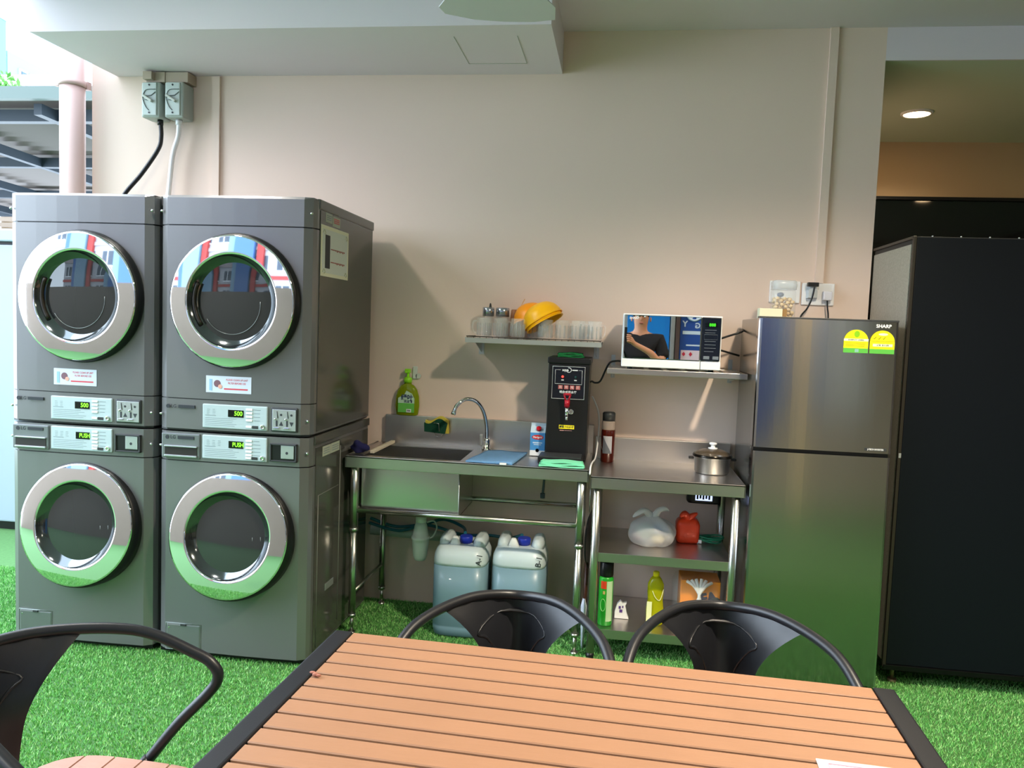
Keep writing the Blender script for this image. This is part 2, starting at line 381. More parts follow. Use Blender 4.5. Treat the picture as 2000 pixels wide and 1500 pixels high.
def console(t, cx, zt, washer):
    # cx = cabinet centre, zt = top of display card
    x0, x1 = cx-.128, cx+.158; y = YF-.012; zb = zt-.1
    p = MB().box(x0, x1, y, YF+.004, zb, zt, .004).build('control_panel', M_panel, t)
    MB().box(x0+.118 if washer else x0+.114, x0+.183, y-.0015, y, zt-.05, zt-.02, .001).build('display', mat('display_black', (8, 14, 10), .2), p)
    text_mesh('PUSH' if washer else '500', .026, (x0+.16, y-.0015, zt-.035), F_R, F_U, M_green_led, 'lettering', p, .012, squash=.8 if washer else .95)
    b = MB(); n = 5 if washer else 4
    for k in range(n): b.box(x0+.194, x0+.222, y-.003, y, zt-.02-k*.015, zt-.011-k*.015, .002)
    b.box(x0+.194, x0+.219, y-.003, y, zb+.008, zb+.017, .002)
    b.build('button', M_white, p)
    d = MB()
    for k in range(n): lines(d, x0+.228, x0+.26, zt-.0155-k*.015, 1, .01, y, .002)
    d.build('printing', M_ink2, p)
    d = MB(); lines(d, x0+.012, x0+.17, zb+.042, 5, .0075, y, .0013); lines(d, x0+.012, x0+.06, zb+.053, 1, .01, y, .002, False)
    for k in range(3 if washer else 2):
        lines(d, x0+.02+k*.025, x0+.034+k*.025, zt-.022, 4, .0065, y, .0012)
    d.build('printing', M_ink2, p)
    MB().box(x0+.221, x0+.247, y-.001, y, zb+.006, zb+.018).build('model_plate', M_dkgrey, p)
    MB().lathe([(.010, 0), (.010, .006), (.006, .008), (.006, .004)], (x1-.018, y, zb+.015), (0, -1, 0), 20).build('key_lock', M_chrome, p)
    # coin unit
    cx0, cx1 = cx+.172, cx+.288
    if washer:
        r = MB(); z0, z1 = zb+.005, zt-.02
        for a in ((cx0, cx1, z1-.006, z1), (cx0, cx1, z0, z0+.006), (cx0, cx0+.006, z0, z1), (cx1-.006, cx1, z0, z1)):
            r.box(a[0], a[1], YF-.014, YF+.02, a[2], a[3], .0015)
        r = r.build('coin_opening', M_dkgrey, t)
        MB().box(cx0+.006, cx1-.006, YF-.0093, YF-.0073, z0+.006, z1-.006).build('recess_back', M_black, r)
        MB().box(cx1-.068, cx1-.012, YF-.012, YF-.0095, z0+.014, z1-.006, .001).build('coin_plate', M_silver, r)
        MB().cyl((cx1-.042, YF-.0125, (z0+z1)/2), (cx1-.042, YF-.0118, (z0+z1)/2), .006, seg=10).build('key_hole', M_ink, r)
    else:
        r = MB().box(cx0, cx1, YF-.008, YF+.02, zb-.002, zt, .005).build('coin_slide', M_dkgrey, t)
        r2 = MB().box(cx0+.008, cx1-.006, YF-.011, YF-.008, zb+.004, zt-.008, .002).build('coin_plate', M_silver, r)
        for k in (0, 1):
            bxx = cx0+.028+k*.045
            MB().tube([(bxx, YF-.0115, zt-.016), (bxx+.004, YF-.0115, zt-.044)], .0018, 6).box(bxx-.004, bxx+.003, YF-.012, YF-.011, zb+.022, zb+.046).build('coin_slot', M_ink, r)
            MB().cyl((bxx+.018, YF-.0118, zt-.03), (bxx+.018, YF-.0112, zt-.03), .005, seg=10).build('coin_symbol', M_ink, r)
            m = MB()
            xx, zz = bxx+.019, zb+.033; sg = 1 if k == 0 else -1
            m.prism([(xx-.009, YF-.0118, zz-.008*sg), (xx+.009, YF-.0118, zz-.008*sg), (xx, YF-.0118, zz+.01*sg)], (0, .0007, 0))
            m.build('coin_symbol', M_ink, r)
            MB().ball((bxx-.006, YF-.014, zb+.052), .005, sub=1).box(bxx-.012, bxx+.01, YF-.018, YF-.011, zb+.012, zb+.017, .001).build('coin_lever', M_chrome, r)
    # maker's mark and drawer
    lx = cx-.286
    dy = .0048 if washer else 0
    lg = MB().cyl((lx, YF-.0075-dy, zt-.018), (lx, YF-.0055-dy, zt-.018), .0085, seg=20)
    text_mesh('LG', .02, (lx+.026, YF-.0068-dy, zt-.018), F_R, F_U, M_ink, 'lettering', t, .02)
    lg.build('maker_logo', M_ink, t)
    MB().box(cx-.238, cx-.165, YF-.010-dy*.7, YF-.004, zt-.024, zt-.011).build('name_plate', M_ink, t)
    if washer:
        D = MB().box(cx-.312, cx-.14, YF-.011, YF+.01, zb-.006, zt-.001, .004).build('detergent_drawer', mat('drawer_grey', (120, 124, 126), .35, .5), t)
        MB().box(cx-.296, cx-.152, YF-.0135, YF-.0105, zb+.006, zb+.042).build('pull_recess', mat('recess_dark', (40, 34, 34), .4), D)
        MB().box(cx-.296, cx-.15, YF-.02, YF-.01, zb+.042, zb+.048, .002).box(cx-.296, cx-.15, YF-.02, YF-.01, zb+.0, zb+.008, .002).build('drawer_trim', M_silver, D)
def appliance(cx, kind, label):
    x0, x1 = cx-.338, cx+.338
    W = kind == 'washer'
    t = thing('washing_machine' if W else 'tumble_dryer', label, kind if W else 'tumble dryer', (cx, YF+.35, .012 if W else .985))
    if W:
        MB().loft(body_loops(x0, x1, (.03, .853), 0)).build('cabinet_body', M_wash, t)
        MB().loft(body_loops(x0+.001, x1-.001, (.858, .978), 0)).build('console_housing', M_wash, t)
        MB().loft(body_loops(x0+.006, x1-.006, (.852, .859), .004)).build('panel_joint', M_black, t)
        MB().loft(body_loops(x0, x1, (.012, .03), .02)).build('plinth', M_black, t)
        door(t, cx+(.02 if cx < -2 else .012), .553, .261, .188, math.radians(7.5), True)
        h = MB().box(cx-.288, cx-.132, YF-.008, YF+.01, .035, .145, .006).build('filter_hatch', mat('hatch_grey', (112, 118, 116), .3, .4), t)
        e = MB()
        e.tube([(cx-.291, YF-.006, .032), (cx-.291, YF-.006, .148), (cx-.129, YF-.006, .148), (cx-.129, YF-.006, .032)], .0018, 6, closed=True)
        e.build('hatch_outline', mat('hatch_edge', (150, 162, 156), .3, .5), h)
        MB().box(cx-.222, cx-.198, YF-.011, YF-.006, .138, .147, .001).build('hatch_latch', M_dkgrey, h)
        MB().cyl((cx-.275, YF-.0095, .128), (cx-.275, YF-.007, .128), .003, seg=10).build('screw', M_chrome, h)
        console(t, cx, .972, True)
        zs = (.915,)
    else:
        MB().loft(body_loops(x0, x1, (.992, 1.118), 0)).build('console_housing', M_wash, t)
        MB().loft(body_loops(x0+.006, x1-.006, (1.117, 1.123), .004)).build('panel_joint', M_black, t)
        MB().loft(body_loops(x0, x1, (1.122, 1.84), 0)).build('cabinet_body', M_wash, t)
        MB().loft(body_loops(x0+.006, x1-.006, (1.839, 1.846), .004)).build('panel_joint', M_black, t)
        MB().loft(body_loops(x0, x1, (1.845, 1.955), 0)+body_loops(x0, x1, (1.965,), .006)).build('top_panel', M_wash, t)
        MB().loft(body_loops(x0, x1, (.984, .993), .008)).build('panel_joint', M_black, t)
        door(t, cx+(.018 if cx < -2 else .012), 1.532, .27, .196, 0, False)
        console(t, cx, 1.103, False)
        zs = (1.9, 1.05)
        s = MB().box(cx-.115, cx+.085, YF-.0088, YF-.006, 1.152, 1.222).build('notice_sticker', mat('sticker_paper', (214, 220, 238), .6), t)
        d = MB()
        d.box(cx-.1, cx-.088, YF-.0096, YF-.0088, 1.16, 1.208); d.build('picture', mat('sticker_blue', (150, 190, 220), .6), s)
        d = MB().cyl((cx-.065, YF-.0096, 1.19), (cx-.065, YF-.0088, 1.19), .015, seg=16); d.build('picture', mat('sticker_brown', (126, 88, 100), .6), s)
        d = MB().cyl((cx-.052, YF-.0101, 1.178), (cx-.052, YF-.0097, 1.178), .009, seg=16); d.build('picture', mat('sticker_orange', (232, 170, 150), .6), s)
        text_mesh('PLEASE CLEAN UP LINT', .0112, (cx+.022, YF-.0088, 1.207), F_R, F_U, M_red, 'lettering', s, .01, squash=.82)
        text_mesh('FILTER BEFORE USE', .0112, (cx+.022, YF-.0088, 1.193), F_R, F_U, M_red, 'lettering', s, .01, squash=.82)
        q = MB(); lines(q, cx-.035, cx+.07, 1.169, 1, .01, YF-.0088, .006, False); q.build('printing', M_red, s)
    for z in zs:
        for sx in (-1, 1):
            MB().ball((cx+sx*.327, YF+.008, z), .006, sub=2).build('screw', M_chrome, t)
    return t
LX, RX = -2.288, -1.590
appliance(LX, 'washer', 'grey front-loading washing machine under the left dryer, door with chrome ring')
appliance(RX, 'washer', 'grey front-loading washing machine under the right dryer, next to the sink table')
dl = appliance(LX, 'dryer', 'grey tumble dryer stacked on the left washing machine, below the isolator boxes')
dr = appliance(RX, 'dryer', 'grey tumble dryer stacked on the right washing machine, paper notices on its side')
# side cladding, lid line and papers on the right stack
for t_, cx_ in ((dl, LX), (dr, RX)):
    MB().box(cx_-.342, cx_+.342, YF+.06, YB+.01, 1.925, 1.968, .006).build('lid', M_wash2, t_)
MB().box(-1.252, -1.249, YF+.07, YB-.01, 1.0, 1.922).build('side_panel', M_wash2, dr)
wr = [o for o in bpy.data.objects if o.name.startswith('washing_machine') and o.parent is None and o.location.x > -2][0]
MB().box(-1.252, -1.249, YF+.07, YB-.01, .04, .93).build('side_panel', M_wash2, wr)
MB().box(-1.253, -1.246, YF+.05, YB+.005, .945, .982, .002).build('lid_edge', M_wash2, wr)
ed = MB(); xs = -1.2485
ed.tube([(xs, YF+.1, .05), (xs, YF+.1, .72), (xs, YF+.34, .72)], .002, 6); ed.tube([(xs, YF+.36, .08), (xs, YF+.36, .9)], .002, 6)
ed.build('side_seam', mat('seam_grey', (120, 122, 118), .4), wr)
MB().box(-1.2495, -1.2465, YF+.2, YF+.3, .27, .3, .001).build('emblem', M_silver, wr)
def side_paper(p, y0, y1, z0, z1, m=None):
    return MB().box(-1.2492, -1.2478, y0, y1, z0, z1).build('paper_label', m or mat('paper_white', (206, 208, 198), .7), p)
SR, SU = (0, 1, 0), (0, 0, 1)
pp = side_paper(dr, 3.15, 3.48, 1.655, 1.868, mat('paper_cream', (222, 220, 196), .7))
side_paper(dr, 3.165, 3.465, 1.67, 1.853, mat('paper_inner', (205, 210, 204), .7)).location.x = .0008
k = MB().box(-1.2478, -1.2464, 3.195, 3.25, 1.69, 1.83); k.build('picture', M_ink, pp)
k = MB()
for z_, y_ in ((1.775, 3.26), (1.72, 3.26)):
    k.box(-1.2476, -1.2462, y_, y_+.05, z_-.003, z_+.001)
    for q in range(7): k.box(-1.2476, -1.2462, y_+.055+q*.017, y_+.066+q*.017, z_-.004-.003*(q % 2), z_+.002)
k.build('printing', mat('handwriting_red', (150, 70, 66), .6), pp)
for y0, z0 in ((3.168, 1.835), (3.168, 1.672), (3.43, 1.835), (3.43, 1.672)):
    MB().tube([(-1.2472, y0, z0), (-1.2472, y0+.015, z0+.014), (-1.2472, y0+.03, z0), (-1.2472, y0+.018, z0-.004)], .0018, 6, 3).build('corner_ornament', mat('ornament_olive', (170, 172, 136), .6), pp)
for y0, y1, z0, z1 in ((3.2, 3.275, 1.883, 1.922), (3.28, 3.37, 1.875, 1.918)):
    q = side_paper(dr, y0, y1, z0, z1, mat('paper_grey', (168, 172, 160), .6))
    k = MB()
    for i in range(3): k.box(-1.2478, -1.2466, y0+.012, y1-.012, z1-.012-i*.008, z1-.009-i*.008)
    k.build('printing', M_red if y0 > 3.25 else M_ink2, q)
for y0, y1 in ((3.215, 3.31), (3.315, 3.42)):
    q = side_paper(wr, y0, y1, .882, .925, mat('paper_grey', (168, 172, 160), .6))
    k = MB()
    for i in range(3): k.box(-1.2478, -1.2466, y0+.012, y1-.015, .912-i*.01, .915-i*.01)
    k.build('printing', M_ink2, q)

# ------------------------------------------------------------------ sink table
CT = .85
st = thing('sink_table', 'stainless steel sink table with basin and splashback, right of the washers', 'sink', (-.66, 3.7, 0))
bx0, bx1, by0, by1, bz = -1.165, -.70, 3.5, 3.84, .585
top = MB()
X0, X1, Y0, Y1 = -1.228, -.108, 3.445, 3.93
top.box(X0, bx0, Y0, Y1, CT-.004, CT).box(bx1, X1, Y0, Y1, CT-.004, CT).box(bx0, bx1, Y0, by0, CT-.004, CT).box(bx0, bx1, by1, Y1, CT-.004, CT)
top.box(X0, X1, Y0, Y0+.006, CT-.052, CT+.003, .002).box(X0, X0+.005, Y0, Y1, CT-.05, CT+.004).box(X1-.005, X1, Y0, Y1, CT-.05, CT+.004)
top.build('counter_top', M_steel, st)
MB().box(X0+.04, X1, Y1, YW-.002, CT-.05, .995, .002).build('splashback', M_steel, st)
bs = MB(); th = .003
bs.box(bx0, bx1, by1-th, by1, bz, CT-.003).box(bx0, bx0+th, by0, by1, bz, CT-.003).box(bx1-th, bx1, by0, by1, bz, CT-.003).box(bx0, bx1, by0, by1, bz, bz+th)
def basin_y(u, t): return by0+.012*(.12*t+.5*t*t)+.007*abs(u)**3*t-.008*math.sin(PI*t)*(1-u*u)*.3
gr_ = [[(bx0+(bx1-bx0)*(i/16), basin_y(i/8-1, j/12), bz+(CT-.004-bz)*j/12) for i in range(17)] for j in range(13)]
for off in (0, .003):
    vv = [[bs.bm.verts.new((x, y+off, z)) for x, y, z in row] for row in gr_]
    for j in range(12):
        for i in range(16): bs.bm.faces.new((vv[j][i], vv[j][i+1], vv[j+1][i+1], vv[j+1][i])).smooth = True
bs = bs.build('basin', mat('basin_steel', (196, 194, 190), .26, 1), st)
e = MB().tube([(bx1, by0, CT-.052), (bx1, by0, bz+.004), (bx0, by0, bz+.004)], .0035, 6); e.build('basin_seam', M_tube, bs)
for x, y, w_ in ((-1.19, 3.475, 0), (-.14, 3.475, 0), (-1.17, 3.88, 0), (-.15, 3.88, 0)):
    l = MB().cyl((x, y, .5), (x, y, CT-.004), .0195, seg=20).cyl((x, y, .09), (x, y, .5), .0165, seg=20).build('leg', M_tube, st)
    MB().cyl((x, y, .495), (x, y, .512), .0215, seg=20).build('leg_collar', M_tube, l)
    MB().cyl((x, y, .012), (x, y, .092), .009, seg=12).cyl((x, y, 0), (x, y, .014), .017, seg=16).cyl((x, y, .085), (x, y, .1), .0185, seg=16).build('foot', M_tube, l)
for a, b_ in (((-1.19, 3.475, .594), (-.14, 3.475, .594)), ((-1.17, 3.88, .594), (-.15, 3.88, .594)), ((-1.19, 3.475, .594), (-1.17, 3.88, .594)), ((-.14, 3.475, .594), (-.15, 3.88, .594))):
    MB().cyl(a, b_, .0125, seg=14).build('rail', M_tube, st)
MB().cyl((-1.19, 3.475, .2), (-1.17, 3.88, .22), .009, seg=12).build('brace', M_tube, st)
# tap
tp = thing('kitchen_tap', 'chrome swan-neck tap rising from the back of the sink counter', 'tap', (-.64, 3.85, CT))
MB().lathe([(.024, 0), (.024, .006), (.018, .01), (.016, .05), (.014, .06)], (-.64, 3.86, CT), (0, 0, 1), 20).build('tap_base', M_chrome, tp)
MB().tube([(-.64, 3.86, CT+.05), (-.642, 3.855, CT+.12), (-.655, 3.82, CT+.2), (-.685, 3.78, CT+.25), (-.73, 3.74, CT+.262), (-.765, 3.71, CT+.235), (-.777, 3.70, CT+.205)], .0095, 14, 6).build('spout', M_chrome, tp)
MB().cyl((-.777, 3.70, CT+.207), (-.781, 3.696, CT+.188), .012, seg=16).build('aerator', M_chrome, tp)
MB().box(-.662, -.645, 3.826, 3.845, CT+.015, CT+.05, .004).box(-.668, -.65, 3.80, 3.83, CT+.03, CT+.085, .005).build('lever_handle', mat('tap_lever_grey', (176, 176, 172), .3, .6), tp)

def cloth(name, pts4, z, m, label, thick=.004, wav=.002, seed=1, nx=14, ny=10, cat='cloth'):
    rg = random.Random(seed); A, B, C_, D = [Vector(p) for p in pts4]
    mb = MB(); G = {}
    ph = [rg.uniform(0, 6) for _ in range(4)]
    for k, base in ((0, 0), (1, thick)):
        for i in range(nx+1):
            for j in range(ny+1):
                u, v = i/nx, j/ny
                p = A*(1-u)*(1-v)+B*u*(1-v)+C_*u*v+D*(1-u)*v
                dz = wav*(1+math.sin(u*9+ph[0]+v*4)*.5+math.sin(v*11+ph[1]-u*5)*.5)
                edge = .003*math.sin(u*13+ph[2])*(1 if v in (0, 1) else 0)
                G[k, i, j] = mb.bm.verts.new((p.x, p.y+edge, z+(dz+base if k else 0)))
    for i in range(nx):
        for j in range(ny):
            mb.bm.faces.new((G[1, i, j], G[1, i+1, j], G[1, i+1, j+1], G[1, i, j+1])).smooth = True
            mb.bm.faces.new((G[0, i, j], G[0, i, j+1], G[0, i+1, j+1], G[0, i+1, j])).smooth = True
    for i in range(nx):
        for j in (0, ny): mb.bm.faces.new((G[0, i, j], G[0, i+1, j], G[1, i+1, j], G[1, i, j]))
    for j in range(ny):
        for i in (0, nx): mb.bm.faces.new((G[0, i, j], G[0, i, j+1], G[1, i, j+1], G[1, i, j]))
    o = mb.build(name, m); tag(o, label, cat); return o
c = cloth('microfibre_cloth', [(-.667, 3.462, 0), (-.453, 3.455, 0), (-.425, 3.805, 0), (-.622, 3.81, 0)], CT+.004, mat('cloth_blue', (104, 150, 196), .95, bump=.6, bscale=500, var=.12, vscale=60), 'light blue microfibre cloth spread flat on the sink counter below the tap')
MB().box(-.508, -.478, 3.438, 3.452, CT+.004, CT+.012, .001).build('care_tag', M_white, c)
mb = MB(); rg = random.Random(4)
mb.ball((-1.19, 3.53, CT+.03), .04, (1, .8, .75), 3)
for v in mb.bm.verts:
    n = math.sin(v.co.x*130)*.004+math.sin(v.co.z*150+v.co.x*80)*.004+math.sin(v.co.y*110+v.co.z*60)*.004
    v.co += (v.co-Vector((-1.19, 3.53, CT+.03))).normalized()*n
    v.co.z = max(v.co.z, CT+.0045)
mb = mb.build('crumpled_rag', mat('rag_navy', (24, 24, 74), .95, bump=.6, bscale=300), smooth=True)
tag(mb, 'crumpled navy blue rag on the left corner of the sink counter', 'rag')
o = MB().box(-1.145, -1.125, 3.55, 3.9, CT+.002, CT+.016, .002).build('wiper_bar', mat('pale_bar', (214, 204, 184), .5)); tag(o, 'pale flat bar lying along the left edge of the sink basin', 'bar')

# soap bottle
sb = thing('dish_soap_bottle', 'clear pump bottle of yellow-green dish soap standing on the sink splashback', 'soap bottle', (-1.075, 3.935, .995))
M_soap = mat('soap_green', (150, 168, 16), .08, 0, trans=.35, ior=1.35)
def sup(cx, cy, z, a, b, n=28, e=2.4):
    out = []
    for k in range(n):
        t = 2*PI*k/n; c_, s_ = math.cos(t), math.sin(t)
        out.append((cx+a*abs(c_)**(2/e)*(1 if c_ > 0 else -1), cy+b*abs(s_)**(2/e)*(1 if s_ > 0 else -1), z))
    return out
px_, py_ = -1.075, 3.935
MB().loft([sup(px_, py_, .995+z, a, b) for z, a, b in ((0, .046, .018), (.006, .058, .022), (.05, .064, .0235), (.10, .061, .0235), (.135, .05, .022), (.155, .034, .019), (.162, .02, .017), (.17, .018, .016))], smooth=True).build('bottle_body', M_soap, sb)
MB().box(px_-.043, px_+.043, py_-.0252, py_-.0243, 1.012, 1.06, .0003).build('label_lower', mat('label_green', (104, 190, 80), .5), sb)
MB().prism([(px_-.043, py_-.0247, 1.06), (px_+.043, py_-.0247, 1.06), (px_+.043, py_-.0247, 1.085), (px_+.03, py_-.0247, 1.11), (px_, py_-.0247, 1.125), (px_-.01, py_-.0247, 1.105), (px_-.043, py_-.0247, 1.085)], (0, -.0005, 0)).build('label_upper', mat('label_pale', (190, 220, 196), .5), sb)
lt = text_mesh('绿叶', .032, (px_+.004, py_-.0254, 1.088), F_R, F_U, mat('ink_blue', (24, 34, 84), .5), 'lettering', sb, .03)
text_mesh('洗洁精', .015, (px_+.01, py_-.0254, 1.068), F_R, F_U, mat('ink_blue', (24, 34, 84), .5), 'lettering', sb, .03)
MB().box(px_+.002, px_+.027, py_-.0262, py_-.0255, 1.013, 1.03).build('price_tag', M_white, sb)
text_mesh('888', .012, (px_+.0145, py_-.0262, 1.0215), F_R, F_U, M_ink, 'lettering', sb, .02)
M_lime = mat('lime_plastic', (150, 226, 40), .35)
MB().lathe([(.021, 0), (.021, .022), (.014, .028), (.007, .03), (.007, .05)], (px_, py_, 1.165), (0, 0, 1), 20).build('pump_collar', M_lime, sb)
MB().box(px_-.016, px_+.012, py_-.012, py_+.012, 1.214, 1.236, .004).box(px_-.01, px_+.004, py_-.024, py_-.008, 1.214, 1.224, .003).build('pump_head', M_lime, sb)
hk = MB().box(-1.055, -1.03, 3.95, 3.958, 1.185, 1.25, .004).cyl((-1.025, 3.95, 1.2), (-1.025, 3.957, 1.2), .014, seg=18).build('wall_hook', mat('hook_clear', (206, 212, 206), .2)); tag(hk, 'small clear adhesive hook stuck on the wall behind the soap pump', 'hook')
# sponge in a wire ring
sp = thing('dish_sponge', 'yellow and dark green scouring sponge clipped to the sink splashback', 'sponge', (-.905, 3.9, .9))
wv = [(x, .988-.014*math.sin((x+.97)/.12*2*PI+.5)) for x in np.linspace(-.968, -.848, 13)]
MB().prism([(x, 3.898, z) for x, z in wv]+[(-.846, 3.898, .915), (-.966, 3.898, .925)], (0, .024, 0)).build('sponge_foam', mat('foam_yellow', (206, 190, 74), .95, bump=.8, bscale=250), sp)
MB().prism([(x-.003, 3.885, z-.012) for x, z in wv]+[(-.862, 3.885, .915), (-.969, 3.885, .922)], (0, .013, 0)).build('scourer', mat('scourer_green', (8, 66, 46), .95, bump=.8, bscale=400), sp)
wh = MB().tube([(-.90+.022*math.cos(a), 3.912, .917+.022*math.sin(a)) for a in np.linspace(PI, 2*PI, 12)], .0018, 6)
wh.tube([(-.918, 3.875, .97), (-.892, 3.875, .968), (-.888, 3.875, .93), (-.888, 3.926, .918)], .0018, 6)
o = wh.build('sponge_clip', M_tube); tag(o, 'thin wire holder clip gripping the green sponge at the sink', 'holder')

# ------------------------------------------------------------------ water boiler
wb = thing('water_boiler', 'tall black countertop hot water boiler with red tap lever, on the sink table', 'water boiler', (-.235, 3.8, CT))
BX0, BX1 = -.328, -.134; BY = 3.69; BT = 1.338
M_boil = mat('boiler_black', (40, 40, 42), .32, .5, bump=.05, bscale=300)
MB().box(BX0, BX1, BY, 3.92, CT+.004, BT-.03, .004).build('housing', M_boil, wb)
MB().box(BX0-.004, BX1+.004, BY-.006, 3.925, BT-.03, BT, .005).build('lid', M_boil, wb)
pn = MB().box(BX0+.018, BX1-.018, BY-.003, BY+.001, 1.14, 1.298, .002).build('front_panel', mat('panel_navy', (18, 22, 34), .25), wb)
M_wl = mat('white_line', (220, 222, 226), .4)
f = MB(); yy = BY-.0045; a0, a1 = BX0+.021, BX1-.021
f.tube([(a0, yy, 1.143), (a1, yy, 1.143), (a1, yy, 1.295), (a0, yy, 1.295)], .0014, 6, closed=True)
f.tube([(a0+.038, yy, 1.279), (a0+.013, yy, 1.279), (a0+.013, yy, 1.213), (a1-.013, yy, 1.213), (a1-.013, yy, 1.279), (a1-.03, yy, 1.279)], .001, 6)
cxm = (BX0+BX1)/2
f.tube([(cxm+.012*math.cos(a), yy, 1.279+.011*math.sin(a)) for a in np.linspace(.6*PI, -1.2*PI, 16)][:13], .0016, 6)
f.build('panel_outline', M_wl, pn)
text_mesh('aqua', .016, (cxm-.016, yy+.001, 1.279), F_R, F_U, M_wl, 'lettering', pn, .04)
q = MB(); lines(q, cxm+.016, cxm+.042, 1.279, 1, .01, yy+.001, .005, False); q.build('printing', M_wl, pn)
MB().ball((cxm-.028, yy, 1.247), .006).build('indicator_lamp', mat('led_red', (255, 70, 60), .3, emit=(255, 60, 50), estr=1.5), pn, label='glowing red indicator lamp')
MB().ball((cxm+.033, yy, 1.247), .006).build('indicator_lamp', mat('led_teal', (10, 70, 70), .3), pn, label='unlit dark teal indicator lamp')
q = MB(); q.box(cxm-.034, cxm-.022, yy-.0004, yy, 1.229, 1.234).box(cxm+.027, cxm+.039, yy-.0004, yy, 1.229, 1.234); q.build('printing', M_wl, pn)
for k in range(4):
    xk = cxm-.047+k*.0275
    s_ = MB().box(xk, xk+.021, yy-.0008, yy+.001, 1.188, 1.207, .001).build('emblem_square', mat('square_red', (178, 92, 92), .5), pn)
    text_mesh('商用电热'[k], .014, (xk+.0105, yy-.0009, 1.1975), F_R, F_U, mat('square_ink', (220, 190, 186), .5), 'lettering', pn, .02)
text_mesh('吧台式开水器', .0135, (cxm, yy+.001, 1.174), F_R, F_U, M_wl, 'lettering', pn, .03)
M_redp = mat('red_plastic', (170, 16, 40), .3)
tv = thing_child('tap_valve', wb, (cxm, BY-.03, 1.12))
MB().tube([(cxm-.016, BY-.045, 1.168), (cxm+.016, BY-.045, 1.168)], .006, 10).tube([(cxm-.015, BY-.045, 1.168), (cxm-.006, BY-.035, 1.135)], .0045, 8).tube([(cxm+.015, BY-.045, 1.168), (cxm+.006, BY-.035, 1.135)], .0045, 8).cyl((cxm, BY-.035, 1.14), (cxm, BY-.035, 1.108), .0125).build('tap_lever', M_redp, tv)
MB().cyl((cxm, BY-.035, 1.108), (cxm, BY-.035, 1.062), .009).cyl((cxm, BY-.035, 1.064), (cxm, BY-.035, 1.045), .006).cyl((cxm, BY-.04, 1.095), (cxm, BY, 1.095), .008).build('tap_spout', M_chrome, tv)
MB().lathe([(.013, 0), (.013, .004), (.009, .006)], (cxm+.018, BY-.006, 1.083), (0, -1, 0), 16).build('lock_nut', M_chrome, tv)
yl = MB().box(cxm-.036, cxm+.036, BY-.0015, BY+.0005, 1.0, 1.018).build('warning_sticker', mat('sticker_yellow', (246, 228, 30), .5), wb)
text_mesh('高温 小心烫伤', .011, (cxm, BY-.0016, 1.009), F_R, F_U, M_ink, 'lettering', yl, .03)
q = MB(); q.box(cxm-.032, cxm-.012, BY-.001, BY, .99, .994).box(cxm-.01, cxm+.026, BY-.001, BY, .991, .993); q.build('printing', mat('print_rose', (190, 140, 136), .5), wb)
dt = MB().box(BX0-.02, BX1-.012, 3.54, BY-.01, CT+.004, CT+.034, .004).build('drip_tray', M_black, wb)
MB().box(BX0-.015, BX1-.017, 3.545, BY-.015, CT+.034, CT+.037).build('tray_grille', mat('grille_grey', (84, 86, 88), .35, .6), dt)
MB().cyl((cxm-.05, 3.54, CT+.018), (cxm-.05, 3.537, CT+.018), .004, seg=10).build('drain_hole', mat('hole', (2, 2, 2), .9), dt)
def folded(name, c_, w_, d_, h_, m, label, n=3, seed=2):
    rg = random.Random(seed); mb = MB()
    for k in range(n):
        z = c_[2]+h_*k/n
        ww = w_*(1-.06*k)*(.97+.06*rg.random()); dd = d_*(1-.05*k)
        x = c_[0]+rg.uniform(-.004, .004)
        pts = []
        for i in range(19):
            t = i/18; pts.append((x-ww/2+ww*t, z+h_/n*.5+math.sin(t*7+k*2)*h_*.08))
        loop = [(p[0], c_[1]-dd/2, p[1]-h_/n*.42) for p in pts]+[(p[0], c_[1]-dd/2, p[1]+h_/n*.42) for p in pts[::-1]]
        loops = []
        for j in range(5):
            f_ = j/4; loops.append([(a+(.004*math.sin(f_*5+k)), b_+dd*f_, max(c_z, c_[2]+.0005)) for a, b_, c_z in loop])
        mb.loft(loops)
    return tag(mb.build(name, m, smooth=False), label, 'cloth')
folded('folded_cloth', (-.23, 3.76, BT), .125, .1, .022, mat('cloth_green', (14, 104, 52), .95, bump=.5, bscale=400), 'folded dark green cloth lying on top of the black water boiler', 3, 1)
folded('folded_cloth', (-.235, 3.495, CT+.004), .2, .07, .026, mat('cloth_mint', (122, 214, 172), .95, bump=.5, bscale=400), 'folded mint green cloth on the counter edge before the boiler drip tray', 3, 5)

# milk carton
mc = thing('milk_carton', 'blue and white milk carton with red cap beside the black boiler', 'carton', (-.372, 3.77, CT))
x0, x1, y0, y1 = -.408, -.336, 3.75, 3.82; z0 = CT+.004
MB().box(x0, x1, y0, y1, z0, z0+.026).build('carton_base', mat('carton_white', (232, 238, 244), .45), mc)
MB().box(x0, x1, y0, y1, z0+.026, z0+.112).build('carton_body', mat('carton_blue', (72, 148, 212), .45), mc)
MB().loft([[(x0, y0, z0+.112), (x1, y0, z0+.112), (x1, y1, z0+.112), (x0, y1, z0+.112)], [(x0, 3.78, z0+.142), (x1, 3.78, z0+.142), (x1, 3.79, z0+.142), (x0, 3.79, z0+.142)]]).box(x0, x1, 3.7835, 3.7865, z0+.142, z0+.155).build('gable_top', mat('carton_pale', (196, 218, 236), .45), mc)
MB().lathe([(.0125, 0), (.0125, .012), (.011, .014)], (cxm-.137, 3.765, z0+.126), (0, -.75, .66), 18).build('screw_cap', mat('cap_red', (196, 12, 36), .3), mc)
MB().lathe([(.028, 0), (.028, .0006)], (-.372, y0, z0+.09), (0, -1, 0), 24, 1, .42).build('badge', mat('badge_red', (208, 44, 44), .5), mc)
